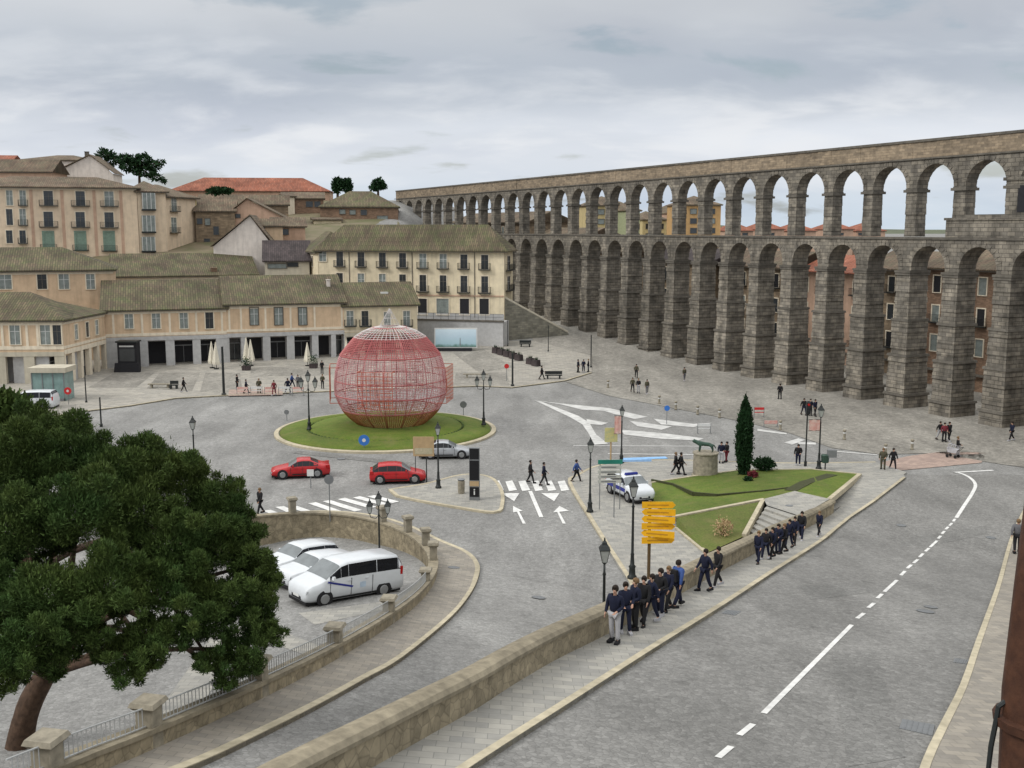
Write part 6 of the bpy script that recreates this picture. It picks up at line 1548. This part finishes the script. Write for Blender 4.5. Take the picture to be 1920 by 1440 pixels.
for j in range(n):
    a = 2*math.pi*j/n; mb2.path([(.9*math.cos(a), .9*math.sin(a), 9.1), (.9*math.cos(a), .9*math.sin(a), 9.4), (.04*math.cos(a), .04*math.sin(a), 10.9)], .014, 4)
for z, r_ in ((9.1, .9), (9.4, .9), (10.0, .55), (10.5, .25)): mb2.path([(r_*math.cos(2*math.pi*i/16), r_*math.sin(2*math.pi*i/16), z) for i in range(17)], .014, 4)
mb2.build('hanger_cap', M['whwire'], rt)

# plinth with bronze animal -----------------------------------------------------
p = at(1322, 893, low, .11); rt = empty('statue_plinth', p, 0, 'round weathered stone plinth at the edge of the lawn', 'plinth')
mb = MB(); mb.lathe([(1.05, 0), (1.05, .15), (.96, .2), (.93, 1.75), (1.0, 1.8), (1.0, 1.9), (.01, 1.92)], 20); mb.build('drum', M['pillar'], rt)
V = [(0, 0, .62), (.45, 0, .66), (.72, 0, .80), (.90, 0, .86), (1.05, 0, .80), (-.45, 0, .62), (-.62, 0, .55), (-.78, 0, .30), (.42, .14, .5), (.42, .15, .25), (.46, .15, .03), (.42, -.14, .5), (.5, -.15, .25), (.52, -.15, .03), (-.45, .15, .45), (-.52, .16, .22), (-.48, .16, .03), (-.45, -.15, .45), (-.56, -.16, .22), (-.54, -.16, .03), (.88, .06, 1.0), (.88, -.06, 1.0)]
E_ = [(0, 1), (1, 2), (2, 3), (3, 4), (0, 5), (5, 6), (6, 7), (1, 8), (8, 9), (9, 10), (1, 11), (11, 12), (12, 13), (5, 14), (14, 15), (15, 16), (5, 17), (17, 18), (18, 19), (3, 20), (3, 21)]
Rr = [.17, .2, .14, .12, .06, .17, .06, .03, .09, .05, .04, .09, .05, .04, .11, .05, .04, .11, .05, .04, .03, .03]
st = link('bronze_animal', skin_mesh('bronze_animal', V, E_, Rr), M['bronze'], loc=p+Vector((0, 0, 1.9)), rz=R(170)); tag(st, 'green bronze four-legged animal standing on the round stone plinth', 'statue'); st.scale = (1, 1, 1)

# ------------------------------------------------------------------ plants
def leaf_mesh(name, blobs, n, size, elong=1.0, shell=.55, upb=.3, flat=1.0, seed=1, tri=True):
    """leaves scattered through blobs [(centre, (rx,ry,rz))]; each leaf one small triangle/quad"""
    rg = np.random.default_rng(seed); vol = np.array([b[1][0]*b[1][1]*b[1][2] for b in blobs])**.72; vol /= vol.sum()
    ix = rg.choice(len(blobs), n, p=vol); C = np.array([b[0] for b in blobs], float)[ix]; Rd = np.array([b[1] for b in blobs], float)[ix]
    d = rg.normal(size=(n, 3)); d /= np.linalg.norm(d, axis=1)[:, None]; rad = shell+(1-shell)*rg.random(n)**.6; rad *= np.where(rg.random(n) < .14, 1+.35*rg.random(n), 1.0); rad *= 1+.16*np.sin(d[:, 0]*7+ix)*np.cos(d[:, 1]*6+ix*2)
    P_ = C+d*Rd*rad[:, None]
    a = rg.normal(size=(n, 3))+d*1.2; a[:, 2] = a[:, 2]*flat+upb*2; a /= np.linalg.norm(a, axis=1)[:, None]
    b = np.cross(a, rg.normal(size=(n, 3))); b /= np.linalg.norm(b, axis=1)[:, None]
    s = size*(.6+.8*rg.random(n))[:, None]
    v = np.stack([P_-b*s*.5/elong, P_+b*s*.5/elong, P_+b*s*.18/elong+a*s, P_-b*s*.18/elong+a*s], 1).reshape(-1, 3)
    me = D.meshes.new(name); me.vertices.add(4*n); me.vertices.foreach_set('co', v.ravel()); me.loops.add(4*n); me.loops.foreach_set('vertex_index', np.arange(4*n)); me.polygons.add(n)
    me.polygons.foreach_set('loop_start', np.arange(n)*4); me.polygons.foreach_set('loop_total', np.full(n, 4)); me.update(calc_edges=True); return me
def pxb(px, py, Yd, rpx, sq=.75):
    c = atY(px, py, Yd); r = rpx*Yd/2000*1.02; return ((c.x, c.y, c.z), (r, r*1.1, r*sq))
# near stone pine: crown lobes given as (px, py, depth, radius px)
lobes = [(40, 870, 27, 90), (120, 850, 28, 85), (70, 800, 30, 60), (215, 880, 27, 80), (290, 875, 28, 72), (345, 900, 27, 62), (250, 950, 26, 90), (390, 960, 27, 68), (440, 925, 28, 48), (462, 960, 27.5, 38),
 (150, 960, 25, 100), (40, 990, 25, 100), (330, 1020, 25.5, 80), (430, 1030, 26, 68), (480, 1000, 27, 42), (500, 1075, 26.5, 48), (515, 1140, 26, 36), (455, 1120, 25.5, 62), (380, 1115, 25, 60), (300, 1110, 24.5, 75), (200, 1090, 24, 90), (90, 1110, 23.5, 95), (10, 1120, 24, 80),
 (480, 1185, 25.6, 40), (440, 1215, 25.2, 38), (400, 1170, 25, 42), (270, 1190, 24, 55), (235, 1255, 23.6, 42), (290, 1235, 24, 26), (200, 1215, 23.8, 40), (140, 1180, 23.5, 60), (50, 1200, 23, 70), (5, 1270, 23, 50), (15, 1230, 23.5, 55), (500, 1050, 26.2, 34), (470, 1245, 24.8, 36), (425, 1275, 24.6, 28), (330, 1190, 24.2, 44), (395, 1240, 24.6, 34), (505, 1190, 25.4, 34), (100, 1235, 23.2, 46), (525, 1090, 26.2, 30)]
blobs = []
rg = random.Random(5)
for (x, y, Yd, r_) in lobes:
    if x > 400 and y < 1180: x -= 24
    blobs.append(pxb(x, y, Yd, r_*.74, .7))
    for k in range(16):
        a = rg.uniform(0, 6.28); q = r_*rg.uniform(.6, .98); blobs.append(pxb(x+q*math.cos(a), y+q*.8*math.sin(a), Yd+rg.uniform(-1.3, 1.3), r_*rg.uniform(.13, .30), .9))
tb = at(28, 1400, cpf)
rt = empty('pine_tree', (tb.x, tb.y, tb.z-.3), 0, 'large dark green pine with leaning trunk filling the lower left corner', 'tree')
mb = MB(); tr_pts = [tb+Vector((0, 0, -.5)), atY(52, 1330, tb.y+.1), atY(85, 1265, tb.y+.4), atY(120, 1200, tb.y+.8), atY(165, 1110, tb.y+1.4), atY(215, 1010, tb.y+2.4), atY(250, 930, tb.y+3)]
mb.path([v-rt.location for v in smooth_line(tr_pts, 4)], [.42-.012*i for i in range(25)][:len(smooth_line(tr_pts, 4))], 10); mb.build('trunk', M['bark'], rt, smooth=True)
mb = MB()
for i, (x, y, Yd, r_) in enumerate(lobes[::2]):
    s0 = tr_pts[2+(i % 4)]; e0 = atY(x, y, Yd); md = s0.lerp(e0, .5)+Vector((0, 0, .3)); mb.path([v-rt.location for v in smooth_line([s0, md, e0], 4)], [.16-.016*j for j in range(9)], 6)
mb.build('branches', M['bark'], rt, smooth=True)
me = leaf_mesh('crown', [((c[0]-rt.location.x, c[1]-rt.location.y, c[2]-rt.location.z), r_) for c, r_ in blobs], 620000, .075, 3.2, .35, .7, seed=4)
link('crown', me, M['leaf'], rt)
# second pine tip at the left edge
tb2 = Vector((-15.5, 33, low(-15.5, 33))); rt = empty('pine_tree', tb2, 0, 'smaller pine whose tip shows at the left edge above the large pine', 'tree')
bl2 = [pxb(x, y, Yd, r_) for x, y, Yd, r_ in ((10, 770, 33, 42), (0, 748, 33, 20), (35, 795, 33, 42), (-20, 800, 33, 60), (20, 850, 33, 70))]
top = atY(-5, 760, 33); mb = MB(); mb.tube((0, 0, -.5), top-tb2, .3, .12, 8); mb.build('trunk', M['bark'], rt)
link('crown', leaf_mesh('crown', [((c[0]-tb2.x, c[1]-tb2.y, c[2]-tb2.z), r_) for c, r_ in bl2], 14000, .2, 2.2, .4, .55, seed=9), M['leaf'], rt)
# cypress on the lawn
pc = P(1394, 893, .4); rt = empty('cypress_tree', pc, 0, 'slim dark columnar cypress on the lawn', 'tree'); sc = 2000/(pc.y*.99+2.8); H_ = (893-752)/sc; w_ = 14.5/sc
bl3 = [((0, 0, H_*t), (w_*k, w_*k, H_*.16)) for t, k in ((.12, .72), (.25, .92), (.38, 1.0), (.52, 1.0), (.66, .95), (.78, .78), (.87, .5), (.93, .25))]+[((w_*.25, 0, H_*.9), (w_*.3, w_*.3, H_*.08)), ((-w_*.3, 0, H_*.93), (w_*.25, w_*.25, H_*.07))]
mb = MB(); mb.tube((0, 0, -.3), (0, 0, H_*.8), .14, .04, 8); mb.build('trunk', M['bark'], rt); link('crown', leaf_mesh('crown', bl3, 16000, .16, 2.0, .5, 1.4, seed=2), M['leafd'], rt)
# round hedge, small shrubs on the lawn
def shrub(px, py, e, rpx, lab, m='leafd', sq=.7, n=2500, sz=.12, name='shrub', wide=1.0):
    p_ = atz(px, py, e); s_ = 2000/(p_.y*.99+2.8); r_ = rpx/s_; rt = empty(name, p_, 0, lab, 'shrub')
    mb = MB()
    for k in range(5): mb.tube((0, 0, -.1), (r_*.5*math.cos(k*1.3)*wide, r_*.4*math.sin(k*1.3), r_*sq*1.2), .03, .01, 4)
    mb.build('stem', M['bark'], rt); link('foliage', leaf_mesh('foliage', [((0, 0, r_*sq), (r_*wide, r_, r_*sq)), ((r_*.3*wide, 0, r_*sq*1.2), (r_*.6, r_*.6, r_*sq*.7))], n, sz, 1.4, .4, .5, seed=int(px)), M[m], rt)
shrub(1431, 882, .4, 17, 'clipped dark round bush right of the cypress', wide=1.25); shrub(1411, 897, .6, 9, 'low reddish flowering bush at the foot of the cypress', 'redc', n=600)
shrub(1402, 904, .7, 7, 'tiny dark shrub in front of the cypress', n=500); shrub(1355, 1006, .35, 19, 'bare brownish shrub on the grass bank', 'board', .9, 500, .1)
shrub(578, 436, 15, 26, 'green bush between the old town houses', 'leafb', .8, 1800, .5)
tag(copy_tree(D.objects['shrub']), None) if False else None
# skyline trees
def tree(px0, py_base, Yd, H_, lobes_, lab, m='leafd', n=5000, sz=.5, name='tree'):
    b0 = atY(px0, py_base, Yd); rt = empty(name, b0, 0, lab, 'tree'); bb = [pxb(x, y, Yd+dy, r_, sq) for x, y, dy, r_, sq in lobes_]
    bb = [((c[0]-b0.x, c[1]-b0.y, c[2]-b0.z), r_) for c, r_ in bb]
    mb = MB(); mb.tube((0, 0, -4), (0, 0, H_*.6), .45, .2, 7)
    for c, r_ in bb[::2]: mb.tube((0, 0, H_*.45), c, .2, .06, 5)
    mb.build('trunk', M['bark'], rt); link('crown', leaf_mesh('crown', bb, n, sz, 1.5, .35, .2, seed=int(px0)), M[m], rt)
tree(262, 345, 250, 8, [(198, 290, 0, 15, .6), (212, 302, 1, 16, .5), (232, 297, -1, 14, .45), (245, 310, 0, 20, .6), (268, 300, 0, 16, .6), (285, 312, 1, 16, .5), (300, 304, 0, 9, .4), (272, 322, 0, 18, .5), (292, 332, 0, 12, .5), (305, 338, 0, 8, .4), (255, 295, 0, 9, .5)], 'wide flat-topped dark cedar on the hilltop beside the white house', n=2600, sz=.6, name='cedar_tree')
tree(633, 362, 262, 4, [(633, 343, 0, 9, 1.0), (632, 352, 0, 9, 1.0)], 'small rounded dark tree on the skyline, left of the twin pair', n=1100, name='tree')
tree(651, 362, 262, 4, [(650, 344, 0, 8, 1.1), (652, 353, 0, 8, 1.0)], 'small rounded dark tree on the skyline, right of the twin pair', n=1000, name='tree')
tree(709, 362, 270, 4, [(709, 343, 0, 11, .7), (704, 352, 0, 10, .6), (716, 349, 0, 9, .6)], 'lone irregular dark tree on the skyline near the aqueduct end', n=1100, name='tree')
# green growth between houses on the hill
shrub(412, 364, 25, 13, 'dark hedge below the long red roof', 'leafd', .4, 1500, .4, name='hedge', wide=1.8)

# car park pillars and railing ---------------------------------------------------
GPi = 'stone pillars with flat caps along the car park wall'
pl = [(571, 985, 953, 'leftmost and farthest'), (673, 1000, 963, 'second from the far left'), (752, 1016, 977, 'third from the far left'), (798, 1042, 1001, 'at the far right bend, upper one'), (802, 1066, 1032, 'at the far right bend, lower one'), (776, 1108, 1068, 'right behind the minibus tail'), (713, 1162, 1116, 'in front of the minibus rear wheel'), (612, 1230, 1168, 'in front of the pine crown edge'), (471, 1308, 1245, 'below the hanging pine branches'), (265, 1390, 1318, 'near the leaning pine trunk'), (15, 1480, 1396, 'in the bottom left corner')]
proto = None
for px, py, pt, nm in pl:
    # nearest point on the wall line
    p = at(px, py)
    j = min(range(len(cp_line)), key=lambda i: (cp_line[i]-p.xy).length); c = cp_line[j]; t = (cp_line[min(j+1, len(cp_line)-1)]-cp_line[max(j-1, 0)]).normalized(); nn_ = Vector((-t.y, t.x)); q = c+nn_*.16
    e = low(q.x, q.y)
    if proto is None:
        proto = empty('stone_pillar'); mb = MB(); mb.box(-.2, .2, -.2, .2, -1.2, .98); mb.build('shaft', M['pillar'], proto); mb = MB(); mb.box(-.24, .24, -.24, .24, .98, 1.05, -.05, -.05); mb.box(-.31, .31, -.31, .31, 1.052, 1.15, .04, .04); mb.build('cap', M['pillar'], proto); o = proto
    else: o = copy_tree(proto)
    o.location = (q.x, q.y, e); o.rotation_euler = (0, 0, math.atan2(t.y, t.x)); o.scale = (1, 1, 1.35 if py < 1070 else 1); tag(o, 'stone pillar of the car park wall, '+nm, 'pillar', GPi)
M['railm'] = mat('dull_white_railing', (.36, .37, .37), rough=.6, var=.15); rl = empty('white_railing', (0, 0, 0), label='low white metal railing on top of the car park wall between the pillars', cat='railing')
near = [i for i, c in enumerate(cp_line) if c.y < 52 and i > 28]
def rail_pt(i, s, z): 
    t = (cp_line[min(i+1, len(cp_line)-1)]-cp_line[max(i-1, 0)]).normalized(); q = cp_line[i]+Vector((-t.y, t.x))*.2; return Vector((q.x, q.y, low(q.x, q.y)+z))
ln = [rail_pt(i, 0, 0) for i in near]
for nm_, z in (('top_rail', 1.0), ('bottom_rail', .58)): mb = MB(); mb.path([v+Vector((0, 0, z)) for v in ln], .02, 5); mb.build(nm_, M['railm'], rl)
mb = MB(); acc = 0
for a, b in zip(ln, ln[1:]):
    d = (b-a).length; k = max(1, round(d/.16))
    for i in range(k): v = a.lerp(b, i/k); mb.tube(v+Vector((0, 0, .58)), v+Vector((0, 0, 1.0)), .012, n=4, cap=False)
tag(mb.build('balusters', M['railm'], rl), kind='stuff')

# rusted post at the right edge, close to the viewer --------------------------------
Yr = 7.0; a = atY(1945, 1030, Yr); b_ = atY(1935, 1520, Yr)
rt = empty('rusted_post', (b_.x, b_.y, b_.z-4), 0, 'thick rusted steel post with collar at the right edge of the photo', 'post')
def rp_(v): return v-rt.location
mb = MB(); mb.path([rp_(atY(1966, 900, Yr)), rp_(atY(1948, 1100, Yr)), rp_(atY(1934, 1300, Yr)), rp_(atY(1938, 1520, Yr)), rp_(atY(1938, 1520, Yr))-Vector((0, 0, 3.5))], [.13, .155, .19, .24, .25], 12); mb.build('shaft', M['rust'], rt, smooth=True)
mb = MB()
c = rp_(atY(1942, 1352, Yr)); mb.lathe([(.20, -.04), (.27, -.035), (.28, .03), (.20, .04)], 14, c); mb.build('collar', M['rust'], rt)
mb = MB(); mb.path([rp_(atY(1905, 1300, Yr)), rp_(atY(1872, 1325, Yr)), rp_(atY(1868, 1350, Yr)), rp_(atY(1858, 1400, Yr)), rp_(atY(1850, 1470, Yr))], .018, 6); mb.build('bracket', M['iron'], rt)
